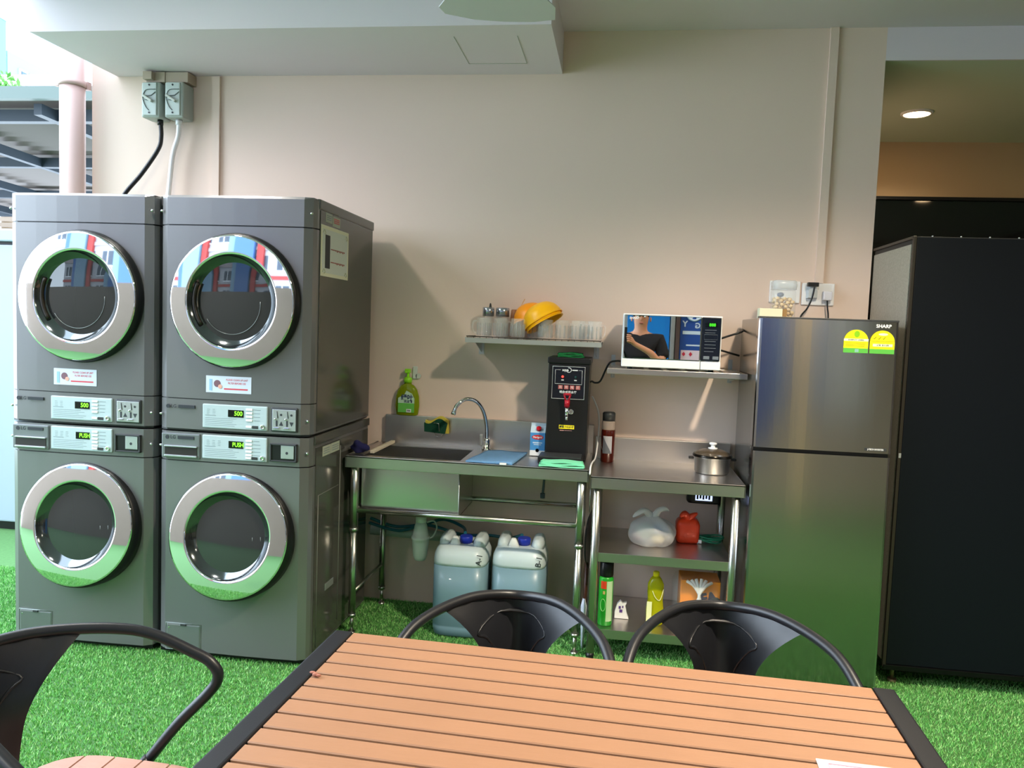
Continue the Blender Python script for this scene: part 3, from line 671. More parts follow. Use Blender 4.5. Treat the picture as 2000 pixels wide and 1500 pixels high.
text_mesh('Marigold', .0125, (-.372, y0-.0006, z0+.09), F_R, F_U, M_white, 'lettering', mc, .03)
MB().lathe([(.0, 0), (.009, .0)], (-.372, y0-.0005, z0+.026), (0, -1, 0), 16).lathe([(.009, -.0005), (.0, .0005)], (-.372, y0, z0+.026), (0, -1, 0), 16).build('drop_mark', M_white, mc)
q = MB(); q.box(-.395, -.349, y0-.0006, y0, z0+.06, z0+.066).box(-.39, -.354, y0-.0006, y0, z0+.052, z0+.056); q.build('printing', mat('carton_print', (196, 220, 240), .5), mc)

# ------------------------------------------------------------------ steel rack table
RT = .83; rk = thing('steel_rack_table', 'stainless steel worktable with two under-shelves between sink and fridge', 'table', (.23, 3.68, 0))
RX0, RX1, RY0, RY1 = -.098, .562, 3.42, 3.93
MB().box(RX0, RX1, RY0, RY1, RT-.004, RT).box(RX0, RX1, RY0, RY0+.005, RT-.052, RT+.002, .0015).box(RX0, RX0+.004, RY0, RY1, RT-.05, RT+.001).box(RX1-.004, RX1, RY0, RY1, RT-.05, RT+.001).build('work_top', M_steel, rk)
MB().box(RX0, RX1, RY1, YW-.002, RT-.04, .94, .002).build('splashback', M_steel, rk)
for z in (.485, .137):
    MB().box(-.07, .53, 3.452, 3.92, z-.004, z).box(-.07, .53, 3.448, 3.454, z-.04, z+.001, .001).box(-.07, .53, 3.916, 3.92, z-.04, z).build('under_shelf', M_steel, rk)
for x, y in ((-.068, 3.45), (.53, 3.45), (-.068, 3.9), (.53, 3.9)):
    l = MB().cyl((x, y, .03), (x, y, RT-.004), .019, seg=20).build('leg', M_tube, rk)
    MB().lathe([(.014, 0), (.018, .004), (.018, .03)], (x, y, 0), (0, 0, 1), 16).build('foot', M_black, l)
# things on it
tb = thing('tea_bottle', 'clear drinks bottle of dark red tea with grey cap against the splashback', 'bottle', (-.035, 3.84, RT))
MB().lathe([(.028, 0), (.033, .004), (.034, .15), (.033, .16)], (-.035, 3.84, RT), (0, 0, 1), 28).build('tea', mat('tea_brown', (86, 24, 12), .1, trans=.3), tb)
MB().lathe([(.033, .16), (.033, .195), (.029, .205)], (-.035, 3.84, RT), (0, 0, 1), 28, cap0=False).build('bottle_neck', mat('bottle_haze', (188, 170, 158), .15, alpha=.55), tb)
MB().lathe([(.031, .203), (.031, .24), (.026, .246)], (-.035, 3.84, RT), (0, 0, 1), 24).build('cap', M_dkgrey, tb)
q = MB()
ang = [(-PI/2-.75+1.35*k/8) for k in range(9)]
for A_, B_ in zip(ang, ang[1:]):
    q.quad(*[(-.035+.0346*math.cos(a), 3.84+.0346*math.sin(a), z) for a, z in ((A_, RT+.045), (B_, RT+.045), (B_, RT+.13), (A_, RT+.13))])
q.build('label_band', mat('label_slate', (96, 100, 108), .5), tb)
q = MB()
for A_, B_, za, zb_ in [(ang[k], ang[k+1], .13-.085*k/8, .13-.085*(k+1)/8) for k in range(8)]:
    q.quad((-.035+.0351*math.cos(A_), 3.84+.0351*math.sin(A_), RT+za), (-.035+.0351*math.cos(B_), 3.84+.0351*math.sin(B_), RT+zb_), (-.035+.0351*math.cos(B_), 3.84+.0351*math.sin(B_), RT+.13), (-.035+.0351*math.cos(A_), 3.84+.0351*math.sin(A_), RT+.13))
q.build('label_corner', mat('label_silver', (172, 172, 178), .5), tb)
pt = thing('cooking_pot', 'small steel cooking pot with glass lid and white knob, by the fridge', 'pot', (.45, 3.72, RT))
PC = (.45, 3.70, RT)
MB().lathe([(.07, 0), (.078, .008), (.081, .075), (.086, .078), (.083, .08), (.079, .074), (.075, .006), (0, .005)], PC, (0, 0, 1), 40).build('pot_body', mat('pot_steel', (206, 206, 206), .3, 1), pt)
MB().lathe([(.089, .078), (.091, .083), (.086, .09)], PC, (0, 0, 1), 40, cap0=False, cap1=False).build('lid_rim', mat('lid_rim', (40, 36, 32), .2, .8), pt)
MB().lathe([(.086, .088), (.07, .1), (.045, .11), (.015, .114), (0, .114)], PC, (0, 0, 1), 40, cap0=False).build('lid_glass', mat('lid_smoked', (96, 84, 70), .05, .2, alpha=.75), pt)
MB().lathe([(.02, .112), (.022, .118), (.01, .12), (.009, .13), (.017, .134), (.018, .14), (.012, .143), (0, .143)], PC, (0, 0, 1), 24).build('lid_knob', M_white, pt)
for s_ in (-1, 1): MB().box(.45+s_*.085, .45+s_*.108, 3.685, 3.715, RT+.062, RT+.074, .004).build('side_handle', M_black, pt)
# shelf items
def bag(name, c_, r_, sc, m, label, seed, amp=.012, tip=None, parts=None):
    zf = c_[3]; c_ = c_[:3]
    rg = random.Random(seed); mb = MB(); mb.ball(c_, r_, sc, 4)
    ph = [rg.uniform(0, 6) for _ in range(8)]; fr = [rg.uniform(35, 90) for _ in range(8)]
    base = c_[2]-r_*sc[2]
    for v in mb.bm.verts:
        d = v.co-Vector(c_); n = sum(math.sin(d.x*fr[i]+d.z*fr[i+1]*.7+d.y*fr[i+2]*.8+ph[i]) for i in range(5))/5
        v.co += d.normalized()*n*amp
        rel = d.z/(r_*sc[2])
        if rel > .5: v.co.x = c_[0]+(v.co.x-c_[0])*(1-.5*(rel-.5)); v.co.z += .01*(rel-.5)
        if rel < -.55: v.co.z = max(v.co.z, base+r_*sc[2]*.3)
    zmin = min(v.co.z for v in mb.bm.verts)
    dz = zf-zmin
    for v in mb.bm.verts: v.co.z += dz
    t = thing(name, label, 'bag', (c_[0], c_[1], zmin+dz))
    mb.build('bag_body', m, t)
    if tip:
        k = MB()
        for q in tip: k.tube(q[0], q[1], 8, 4)
        k.build('tied_handles', m, t)
    return t
M_poly = mat('thin_white_polythene', (214, 216, 218), 0.35, alpha=.5, bump=.8, bscale=60)
def bag2(name, x, y, z, r_, sc, m, label, seed, tip):
    return bag(name, (x, y, z+r_*sc[2]*.72, z), r_, sc, m, label, seed, tip=tip)
bg_ = bag2('carrier_bag', .19, 3.66, .486, .105, (1.05, .8, .75), M_poly, 'knotted white plastic bag with food inside on the middle steel shelf', 3,
     [([(.2, 3.65, .62), (.215, 3.64, .65), (.24, 3.64, .66), (.26, 3.65, .65)], [.02, .014, .012, .004]), ([(.18, 3.65, .62), (.15, 3.64, .645), (.12, 3.64, .63), (.1, 3.65, .61)], [.02, .014, .012, .004])])
for c_, r_, col in (((.16, 3.66, .545), .05, (120, 150, 120)), ((.225, 3.67, .55), .045, (96, 124, 176)), ((.215, 3.63, .52), .032, (226, 206, 150)), ((.13, 3.66, .525), .035, (160, 120, 130))):
    MB().ball(c_, r_, (1, .9, .8)).build('contents', mat('contents%d' % col[0], col, .7), bg_)
M_orb = mat('orange_red_polythene', (214, 62, 30), .35, bump=.5, bscale=80, var=.15, vscale=30)
rb = thing('wrapped_bag', 'orange-red plastic bag wrapped round a box on the middle steel shelf', 'bag', (.36, 3.74, .486))
MB().loft([sup(.36, 3.76, .486+z, a, b, 20, 5) for z, a, b in ((0, .05, .045), (.01, .054, .05), (.085, .056, .05), (.1, .05, .045), (.115, .035, .03), (.12, .02, .02))], smooth=True).build('bag_body', M_orb, rb)
MB().tube([(.36, 3.74, .6), (.34, 3.72, .625), (.32, 3.72, .61)], [.02, .016, .006], 8, 4).tube([(.36, 3.74, .6), (.385, 3.73, .62), (.4, 3.73, .63)], [.02, .012, .004], 8, 4).build('tied_handles', M_orb, rb)
co = MB()
for k in range(4):
    co.tube([(.465+(.05+.004*k)*math.cos(a+k), 3.75+.035*math.sin(a+k), .498+.006*k+.004*math.sin(2*a)) for a in np.linspace(0, 2*PI, 14)][:13], .0042, 8, 2, closed=True)
co = co.build('coiled_cord', mat('cord_green', (18, 106, 76), .6)); tag(co, 'coil of dark green cord with white tag on the middle shelf', 'cord')
MB().box(.4, .425, 3.72, 3.735, .488, .505, .002).build('tag', M_white, co)
wc = thing('weighing_display', 'dark round-cornered device with lit digits hanging under the steel worktop', 'display', (.44, 3.9, .67))
MB().box(.36, .52, 3.86, 3.925, .645, .74, .02, 3).build('device_body', M_black, wc)
MB().box(.4, .48, 3.857, 3.861, .664, .700).build('lit_screen', mat('lit_screen', (200, 210, 255), .4, emit=(190, 205, 255), estr=1.1), wc)
q = MB()
for k in range(5): q.box(.405+k*.014, .414+k*.014, 3.8555, 3.857, .67+.004*(k % 2), .692)
q.build('printing', M_ink, wc)
# insect spray
sc_ = thing('insect_spray', 'green aerosol can with black cap standing on the bottom steel shelf', 'spray can', (-.01, 3.5, .138))
MB().lathe([(.031, 0), (.033, .004), (.033, .215), (.028, .225)], (-.01, 3.52, .138), (0, 0, 1), 28).build('can_body', mat('can_green', (34, 158, 44), .3), sc_)
MB().lathe([(.030, .225), (.031, .23), (.031, .285), (.024, .295), (.02, .287)], (-.01, 3.52, .138), (0, 0, 1), 24).build('cap', M_black, sc_)
def wrap(cx, cy, r, a0, a1, z0, z1, n=8, z2=None):
    q = MB()
    for k in range(n):
        A_, B_ = a0+(a1-a0)*k/n, a0+(a1-a0)*(k+1)/n
        t0, t1 = (z1, z1) if z2 is None else (z1+(z2-z1)*k/n, z1+(z2-z1)*(k+1)/n)
        q.quad((cx+r*math.cos(A_), cy+r*math.sin(A_), z0), (cx+r*math.cos(B_), cy+r*math.sin(B_), z0), (cx+r*math.cos(B_), cy+r*math.sin(B_), t1), (cx+r*math.cos(A_), cy+r*math.sin(A_), t0))
    return q
wrap(-.01, 3.52, .0336, -1.45, -.5, .16, .345).build('back_label', mat('can_label', (186, 214, 172), .4), sc_)
wrap(-.01, 3.52, .0338, -2.3, -1.5, .31, .345).build('red_banner', mat('can_red', (222, 70, 40), .4), sc_)
wrap(-.01, 3.52, .0338, -1.95, -1.65, .285, .3).build('emblem', mat('can_gold', (214, 190, 120), .4), sc_)
MB().tube([(-.01+.034*math.cos(-1.9+.35*math.cos(a)), 3.52+.034*math.sin(-1.9+.35*math.cos(a)), .235+.028*math.sin(a)) for a in np.linspace(0, 2*PI, 20)][:19], .0013, 6, closed=True).build('ring_mark', mat('can_ring', (160, 230, 150), .4), sc_)
dt2 = thing('detergent_bottle', 'yellow liquid detergent bottle on the bottom steel shelf beside the orange box', 'bottle', (.21, 3.56, .138))
M_yel = mat('detergent_yellow', (206, 204, 24), .12, trans=.5, ior=1.36)
MB().loft([sup(.215, 3.57, .138+z, a, b) for z, a, b in ((0, .034, .02), (.006, .038, .024), (.07, .040, .026), (.12, .034, .024), (.15, .037, .025), (.19, .036, .024), (.215, .024, .018), (.225, .014, .013))], smooth=True).build('bottle_body', M_yel, dt2)
MB().lathe([(.0145, 0), (.0145, .02), (.011, .023)], (.215, 3.57, .362), (0, 0, 1), 18).build('cap', mat('cap_yellow', (232, 214, 20), .35), dt2)
MB().box(.177, .2, 3.5405, 3.5445, .15, .25, .001).build('label', mat('det_label', (226, 226, 170), .5), dt2)
MB().tube([(.2, 3.545, .3), (.215, 3.542, .27), (.235, 3.545, .26), (.25, 3.55, .31)], .002, 6, 5).build('hanging_string', mat('string_cream', (220, 214, 150), .6), dt2)
# orange box in clear bag
ob = thing('bagged_box', 'orange cardboard box in a knotted clear plastic bag on the bottom shelf', 'box', (.4, 3.6, .138))
MB().box(.325, .5, 3.55, 3.7, .139, .36, .003).build('carton', mat('carton_orange', (226, 132, 24), .55), ob)
MB().prism([(.42, 3.5495, .139), (.5, 3.5495, .139), (.5, 3.5495, .2)], (0, -.0006, 0)).prism([(.33, 3.5495, .139), (.42, 3.5495, .139), (.39, 3.5495, .175)], (0, -.0006, 0)).build('white_panel', M_white, ob)
text_mesh('FA', .062, (.45, 3.549, .285), (.97, 0, .25), (-.25, 0, .97), mat('ink_navy', (26, 30, 60), .5), 'lettering', ob, .06)
MB().lathe([(.024, 0), (.024, .0006)], (.482, 3.549, .262), (0, -1, 0), 18, 1, 1.3).build('ball_mark', M_ink, ob)
M_film = mat('clear_film', (226, 230, 226), .25, alpha=.06, bump=.8, bscale=50)
k = MB(); 
k.loft([sup(.405, 3.62, .139+z, a, b, 24, 5) for z, a, b in ((0, .105, .085), (.02, .113, .093), (.19, .113, .09), (.225, .1, .07), (.24, .06, .04))], smooth=True)
k.build('plastic_bag', M_film, ob)
M_film2 = mat('bunched_film', (228, 230, 228), .3, alpha=.5)
k = MB()
for dx in (-.055, -.035, -.015, .01, .03, .055):
    k.tube([(.405+dx, 3.545, .375-abs(dx)*.3), (.405+dx*.5, 3.53, .345), (.405, 3.522, .305), (.405+dx*.15, 3.52, .27)], [.008, .007, .007, .01], 8, 4)
k.build('knotted_top', M_film2, ob)
tsp = thing('tissue_packet', 'small white packet with purple cartoonless blotches behind the green spray can', 'packet', (.07, 3.6, .138))
tsp['label'] = 'small white crumpled packet with purple marks right of the green spray can'
MB().prism([(.035, 3.6, .139), (.1, 3.6, .139), (.09, 3.6, .165), (.082, 3.6, .2), (.088, 3.6, .215), (.07, 3.6, .21), (.06, 3.6, .222), (.045, 3.6, .205), (.035, 3.6, .17)], (0, .025, 0)).build('packet_body', M_white, tsp)
MB().box(.052, .062, 3.5985, 3.6, .185, .198).box(.068, .074, 3.5985, 3.6, .19, .2).box(.056, .07, 3.5985, 3.6, .168, .182).build('purple_marks', mat('purple_ink', (84, 50, 130), .5), tsp)
wbg = MB().loft([sup(-.108, 3.56, z, a, b, 14) for z, a, b in ((.0, .006, .02), (.14, .012, .03), (.2, .014, .03), (.235, .006, .02))], smooth=True)
# hanging pan between the tables
pn2 = thing('hanging_wok', 'black wok hanging sideways in the gap between sink table and steel rack', 'wok', (-.104, 3.6, .42))
MB().lathe([(.0, -.012), (.06, -.009), (.11, .0), (.14, .012), (.135, .012), (.1, .002), (.05, -.006), (0, -.009)], (-.104, 3.62, .5), (1, -.12, 0), 36).build('pan', M_black, pn2)
MB().tube([(-.104, 3.57, .4), (-.104, 3.56, .25), (-.104, 3.56, .2)], .009, 10).build('handle', mat('wok_handle', (60, 30, 20), .4), pn2)
MB().tube([(-.104, 3.63, .62), (-.104, 3.66, .72), (-.104, 3.68, .795)], .002, 6).build('hanging_hook', M_tube, pn2)
o = wbg.build('white_bag', mat('bag_white', (216, 220, 236), .5)); tag(o, 'crumpled white bag on the turf under the hanging black wok', 'bag')

# ------------------------------------------------------------------ under the sink
M_ds = mat('drain_white', (218, 226, 216), .4)
td = thing('bottle_trap', 'white plastic bottle trap hanging under the sink basin', 'drain trap', (-.92, 3.7, .3))
tx, ty = -.925, 3.70
MB().lathe([(.0, 0), (.026, .002), (.034, .02), (.041, .09), (.043, .105), (.046, .108), (.046, .118), (.04, .12), (.032, .17), (.024, .19)], (tx, ty, .31), (0, 0, 1), 32).build('trap_cup', M_ds, td)
MB().cyl((tx, ty, .5), (tx, ty, .532), .026, seg=24).cyl((tx, ty, .53), (tx, ty, .56), .018, seg=20).lathe([(.02, .558), (.045, .57), (.045, .583)], (tx, ty, 0), (0, 0, 1), 24).build('drain_neck', M_ds, td)
MB().tube([(tx+.03, ty, .5), (tx+.065, ty, .51), (tx+.08, ty, .475), (tx+.06, ty, .43), (tx+.035, ty, .42)], .004, 8, 6).build('loop_strap', mat('strap_white', (170, 176, 168), .5), td)
o = tag(MB().cyl((-1.245, 3.915, .385), (-.70, 3.915, .372), .026, seg=24).build('waste_pipe', mat('waste_pipe', (176, 190, 182), .5)), 'pale horizontal waste pipe along the wall foot behind the trap', 'pipe')
M_hose = mat('hose_teal', (36, 104, 124), .3)
for pts, lab in (([(-1.24, 3.88, .455), (-1.1, 3.88, .42), (-.95, 3.88, .445), (-.85, 3.88, .475), (-.74, 3.82, .46), (-.705, 3.715, .458)], 'teal hose running along the wall down to the left jerrycan'),
                 ([(-1.24, 3.86, .435), (-1.08, 3.86, .405), (-.93, 3.84, .45), (-.75, 3.84, .415), (-.6, 3.84, .42), (-.5, 3.82, .42), (-.425, 3.715, .468)], 'teal hose running behind the left jerrycan to the right jerrycan')):
    tag(MB().tube(pts, .008, 10, 7).build('drain_hose', M_hose), lab, 'hose')
o = tag(MB().tube([(-.345, 3.9, .80), (-.345, 3.9, .72), (-.35, 3.9, .64)], .006, 8, 4).lathe([(.012, 0), (.012, .025)], (-.35, 3.9, .615), (0, 0, 1), 12).build('tap_hose', mat('hose_grey', (84, 96, 104), .4)), 'short grey braided water hose below the sink counter', 'hose')
o = tag(MB().tube([(-.125, 3.93, 1.14), (-.112, 3.92, 1.12), (-.088, 3.9, 1.06), (-.083, 3.9, .97), (-.09, 3.8, .862), (-.1, 3.65, .856), (-.103, 3.5, .862), (-.103, 3.425, .84)], .004, 8, 6).build('water_tube', M_white), 'thin white water tube looping from the boiler down between the tables', 'tube')
def jerry(x, y, label, mark):
    t = thing('jerrycan', label, 'jerrycan', (x, y, 0), 'jerrycans of blue detergent under the sink')
    prof = ((.0, .105, .11), (.012, .122, .13), (.05, .128, .135), (.055, .125, .132), (.06, .128, .135), (.2, .129, .136), (.345, .129, .136))
    M_liq = mat('blue_liquid_can', (112, 142, 156), .35, coat=.2)
    M_top = mat('pale_can', (190, 204, 208), .35, coat=.2)
    MB().loft([sup(x, y, z, a, b, 40, 4.5) for z, a, b in prof], smooth=True).build('filled_body', M_liq, t)
    MB().loft([sup(x, y, z, a, b, 40, 4.5) for z, a, b in ((.345, .1285, .1355), (.36, .129, .136), (.39, .126, .133), (.415, .116, .12), (.428, .105, .105), (.432, .08, .08))], smooth=True).build('upper_shell', M_top, t)
    for sx in (-1, 1):
        MB().loft([sup(x+sx*.082, y+.02, z, a, b, 20, 3) for z, a, b in ((.42, .032, .095), (.445, .03, .09), (.462, .022, .08), (.468, .012, .06))], smooth=True).build('top_shoulder', M_top, t)
    MB().loft([sup(x-.03, y-.06, z, a, b, 14, 3) for z, a, b in ((.425, .03, .016), (.445, .022, .014), (.47, .01, .01))], smooth=True).build('moulded_handle', mat('can_white', (222, 226, 226), .4), t)
    MB().lathe([(.026, .428), (.026, .434), (.031, .436), (.031, .462), (.028, .466)], (x+.015, y-.02, 0), (0, 0, 1), 24).build('screw_cap', mat('cap_blue', (24, 44, 160), .35), t)
    text_mesh(mark, .038, (x+.1, y-.131, .385), (.12, 0, 1), (-1, .0, .12), M_ink, 'lettering', t, .01)
jerry(-.70, 3.66, 'plastic jerrycan of blue detergent with blue cap, left one under the sink', 'A-1')
jerry(-.425, 3.70, 'plastic jerrycan of blue detergent with blue cap, right one under the sink', 'B-1')

# ------------------------------------------------------------------ wall shelf with mugs
sh = thing('wall_shelf', 'grey metal wall shelf holding glass mugs above the sink', 'shelf', (-.4, 3.83, 1.41))
SZ = 1.412
MB().box(-.735, -.085, 3.70, 3.95, SZ-.006, SZ).box(-.735, -.085, 3.697, 3.703, SZ-.022, SZ+.001, .001).box(-.735, -.731, 3.7, 3.95, SZ-.02, SZ+.003).box(-.089, -.085, 3.7, 3.95, SZ-.02, SZ+.003).build('shelf_board', mat('shelf_grey', (168, 170, 166), .4, .4), sh)
wr_ = MB()
wr_.tube([(-.73, 3.706, SZ+.008), (-.09, 3.706, SZ+.008)], .0022, 6)
for k in range(22): wr_.tube([(-.725+k*.0302, 3.706, SZ), (-.725+k*.0302, 3.706, SZ+.008)], .0015, 5)
wr_.tube([(-.73, 3.706, SZ+.008), (-.73, 3.94, SZ+.008)], .0022, 6).tube([(-.09, 3.706, SZ+.008), (-.09, 3.94, SZ+.008)], .0022, 6)
wr_.build('wire_rail', mat('wire_dark', (70, 64, 60), .4, .6), sh)
for x in (-.7, -.115):
    MB().prism([(x, 3.72, SZ-.007), (x, YW-.001, SZ-.007), (x, YW-.001, SZ-.075)], (.003, 0, 0)).box(x-.012, x+.015, YW-.003, YW-.001, SZ-.085, SZ-.008).build('bracket', M_silver, sh)
def mug(x, y, ang, label):
    t = thing('glass_mug', label, 'mug', (x, y, SZ+.0005), 'glass mugs on the wall shelf')
    z0 = SZ+.0005
    MB().lathe([(.033, 0), (.035, .004), (.033, .012), (.035, .05), (.036, .098), (.0335, .1), (.032, .097), (.031, .05), (.029, .014), (0, .012)], (x, y, z0), (0, 0, 1), 24).build('glass_body', M_glass, t)
    d = Vector((math.cos(ang), math.sin(ang), 0)); c_ = Vector((x, y, z0))
    MB().tube([c_+d*.034+Vector((0, 0, .082)), c_+d*.052+Vector((0, 0, .08)), c_+d*.058+Vector((0, 0, .055)), c_+d*.05+Vector((0, 0, .03)), c_+d*.034+Vector((0, 0, .022))], .0045, 8, 4).build('handle', M_glass, t)
    fl = MB()
    for k in range(10):
        a = 2*PI*k/10
        fl.tube([(x+.0345*math.cos(a), y+.0345*math.sin(a), z0+.014), (x+.0355*math.cos(a), y+.0355*math.sin(a), z0+.075)], .0022, 6)
    fl.build('fluting', mat('glass_flute', (176, 184, 186), .05, alpha=.3, spec=1), t)
mugs = [(-.655, 3.76, PI, 'glass mug at the left end of the wall shelf, handle to the left'),
        (-.575, 3.76, 0.3, 'glass mug second from the left on the wall shelf, below the steel-topped jars'),
        (-.49, 3.75, -PI/2, 'glass mug with its handle facing the room, third from the left on the shelf'),
        (-.415, 3.85, 0.5, 'glass mug behind the left edge of the yellow bowl on the shelf'),
        (-.355, 3.75, 0.2, 'glass mug directly under the rims of the tilted yellow bowls'),
        (-.275, 3.77, -.5, 'glass mug just right of the tilted yellow bowls on the shelf'),
        (-.2, 3.76, -.4, 'glass mug second from the right end in the front of the shelf'),
        (-.165, 3.86, 2.5, 'glass mug at the back of the shelf behind the two rightmost mugs'),
        (-.122, 3.765, .5, 'glass mug at the right end of the wall shelf')]
for a in mugs: mug(*a)
for x, y, m_, lid, lab in ((-.655, 3.87, M_glass, True, 'glass jar with grey metal lid at the left back of the wall shelf'), (-.585, 3.88, M_glass, True, 'glass jar with wide shiny lid, second at the back of the shelf')):
    t = thing('lidded_jar', lab, 'jar', (x, y, SZ+.0005)); r_ = .027 if x < -.6 else .032
    MB().lathe([(r_, 0), (r_, .108), (r_-.004, .112), (r_-.004, .004), (0, .004)], (x, y, SZ+.0005), (0, 0, 1), 20).build('jar_glass', m_, t)
    MB().lathe([(r_+.002, .108), (r_+.002, .15), (r_-.002, .152)], (x, y, SZ+.0005), (0, 0, 1), 24).build('lid', mat('jar_lid', (170, 176, 186), .22, .9), t)
    if x < -.6: MB().tube([(x+.008, y-.02, SZ+.15), (x+.012, y-.02, SZ+.172), (x+.016, y-.02, SZ+.15)], .003, 8, 4).build('lid_ring', M_dkgrey, t)
t = thing('stirrer_jar', 'brown jar holding wooden stirrers beside the orange bowl', 'jar', (-.52, 3.88, SZ+.0005))
MB().lathe([(.024, 0), (.026, .1), (.022, .14), (.02, .145)], (-.52, 3.88, SZ+.0005), (0, 0, 1), 20).build('jar_body', mat('jar_brown', (150, 98, 62), .4), t)
for a in ((.045, .2), (.028, .165)): MB().tube([(-.52, 3.88, SZ+.11), (-.52+a[0], 3.87, SZ+a[1])], .0022, 6).build('stirrer', mat('stirrer_wood' if a[1] > .19 else 'stirrer_dark', (206, 160, 110) if a[1] > .19 else (90, 50, 40), .6), t)
def bowl(c_, ax, r_, dep, m, label):
    pr = []
    for k in range(13):
        a = k/12*PI/2; pr.append((r_*math.cos(a)**.75 if k < 12 else 0, dep*math.sin(a)))
    inner = [(max(r-.003, 0), z-.003 if z > .003 else z) for r, z in pr[::-1]]
    pr = [(r_+.003, -.001), (r_+.003, .002)]+pr
    mb = MB().lathe(pr, c_, ax, 48, cap0=False, cap1=False)
    mb.lathe(inner+[(r_+.003, -.001)], c_, ax, 48, cap0=False, cap1=False)
    return tag(mb.build('plastic_bowl', m), label, 'bowl', 'plastic bowls leaning on the mugs')
M_or = mat('bowl_orange', (255, 158, 10), .35); M_ye = mat('bowl_yellow', (255, 188, 8), .35)
bowl((-.435, 3.86, 1.505), (-.25, .12, .95), .088, .088, M_or, 'orange plastic bowl upside down behind the yellow bowl on the shelf')
bowl((-.372, 3.81, 1.508), (-.52, .12, .85), .1, .085, M_ye, 'bright yellow plastic bowl tilted over the mugs, outermost of its nest')
bowl((-.364, 3.808, 1.494), (-.52, .12, .85), .096, .08, M_ye, 'yellow plastic bowl nested inside the tilted bright yellow bowl')

# ------------------------------------------------------------------ microwave and its shelf
ms = thing('microwave_shelf', 'slatted steel wall shelf carrying the microwave', 'shelf', (.26, 3.77, 1.3))
MZ = 1.302
MB().box(-.05, .568, 3.58, 3.6, MZ-.026, MZ, .002).build('front_bar', M_steel, ms)
MB().box(-.05, .568, 3.93, 3.95, MZ-.026, MZ, .002).box(-.05, -.035, 3.6, 3.93, MZ-.02, MZ-.002).box(.553, .568, 3.6, 3.93, MZ-.02, MZ-.002).build('rear_bar', M_steel, ms)
for k in range(7):
    MB().box(-.03+k*.085, .032+k*.085, 3.6, 3.93, MZ-.004, MZ-.001).build('slat', M_steel, ms)
for x in (-.03, .54):
    MB().prism([(x, 3.62, MZ-.02), (x, YW-.001, MZ-.02), (x, YW-.001, MZ-.06)], (.003, 0, 0)).box(x-.008, x+.012, YW-.003, YW-.001, MZ-.065, MZ+.05).build('bracket', M_silver, ms)
mw = thing('microwave_oven', 'white microwave oven with mirrored door on the slatted wall shelf', 'microwave', (.23, 3.72, MZ))
wx0, wx1, wy, wz0, wz1 = .010, .447, 3.58, 1.313, 1.552
MB().box(wx0, wx1, wy, 3.88, wz0, wz1, .004).build('casing', M_white, mw)
for x in (.05, .41):
    for y in (3.61, 3.85): MB().cyl((x, y, MZ), (x, y, wz0+.001), .012, seg=12).build('foot', M_dkgrey, mw)
dm = MB().box(wx0+.006, wx0+.345, wy-.012, wy-.001, wz0+.038, wz1-.005, .003).build('mirror_door', mat('mirror_glass', (226, 228, 232), .01, 1), mw)
MB().box(wx0+.001, wx0+.347, wy-.013, wy-.001, wz0, wz0+.036, .003).build('door_bottom_trim', M_white, mw)
MB().box(wx0+.35, wx1-.001, wy-.013, wy-.001, wz0, wz0+.036, .003).build('release_button', M_white, mw)
cp = MB().box(wx0+.348, wx1-.006, wy-.012, wy-.001, wz0+.04, wz1-.006, .003).build('control_panel', mat('mw_black', (22, 26, 34), .15), mw)
MB().box(wx0+.362, wx1-.022, wy-.0128, wy-.012, 1.502, 1.523).build('display', mat('display_black', (8, 14, 10), .2), cp)
text_mesh('888', .019, (wx0+.393, wy-.0128, 1.5125), F_R, F_U, mat('dim_green_led', (60, 190, 30), .5, emit=(50, 190, 20), estr=.8), 'lettering', cp, .02)
q = MB(); M_mk = mat('mw_print', (120, 126, 136), .4)
for z in (1.49, 1.478, 1.44, 1.425, 1.41, 1.395): lines(q, wx0+.362, wx1-.025, z, 1, .01, wy-.012, .0016)
q.tube([(wx0+.36, wy-.0125, 1.448), (wx1-.02, wy-.0125, 1.448), (wx1-.02, wy-.0125, 1.47), (wx0+.36, wy-.0125, 1.47)], .0007, 5, closed=True)
q.build('printing', M_mk, cp)
for x in (wx0+.36, wx0+.4): MB().box(x, x+.026, wy-.0145, wy-.012, 1.36, 1.374, .002).build('button', mat('mw_button', (110, 118, 128), .4), cp)
text_mesh('SHARP', .0125, (wx0+.05, wy-.0122, 1.532), F_R, F_U, M_white, 'lettering', mw, .03, squash=1.15)
for pts, lab in (([(.448, 3.8, 1.445), (.5, 3.8, 1.465), (.568, 3.81, 1.49), (.571, 3.9, 1.5)], 'upper black cable running from the microwave to the fridge side'),
                 ([(.448, 3.83, 1.405), (.5, 3.84, 1.392), (.568, 3.86, 1.375)], 'lower black cable running from the microwave behind the fridge'),
                 ([(-.132, 3.82, 1.22), (-.125, 3.83, 1.222), (-.11, 3.84, 1.215), (-.085, 3.85, 1.225), (-.058, 3.86, 1.29), (-.04, 3.86, 1.318), (-.01, 3.86, 1.325), (.008, 3.86, 1.325)], 'black cable rising from the boiler to the microwave shelf')):
    tag(MB().tube(pts, .0048, 8, 6).build('cable', M_black), lab, 'cable')

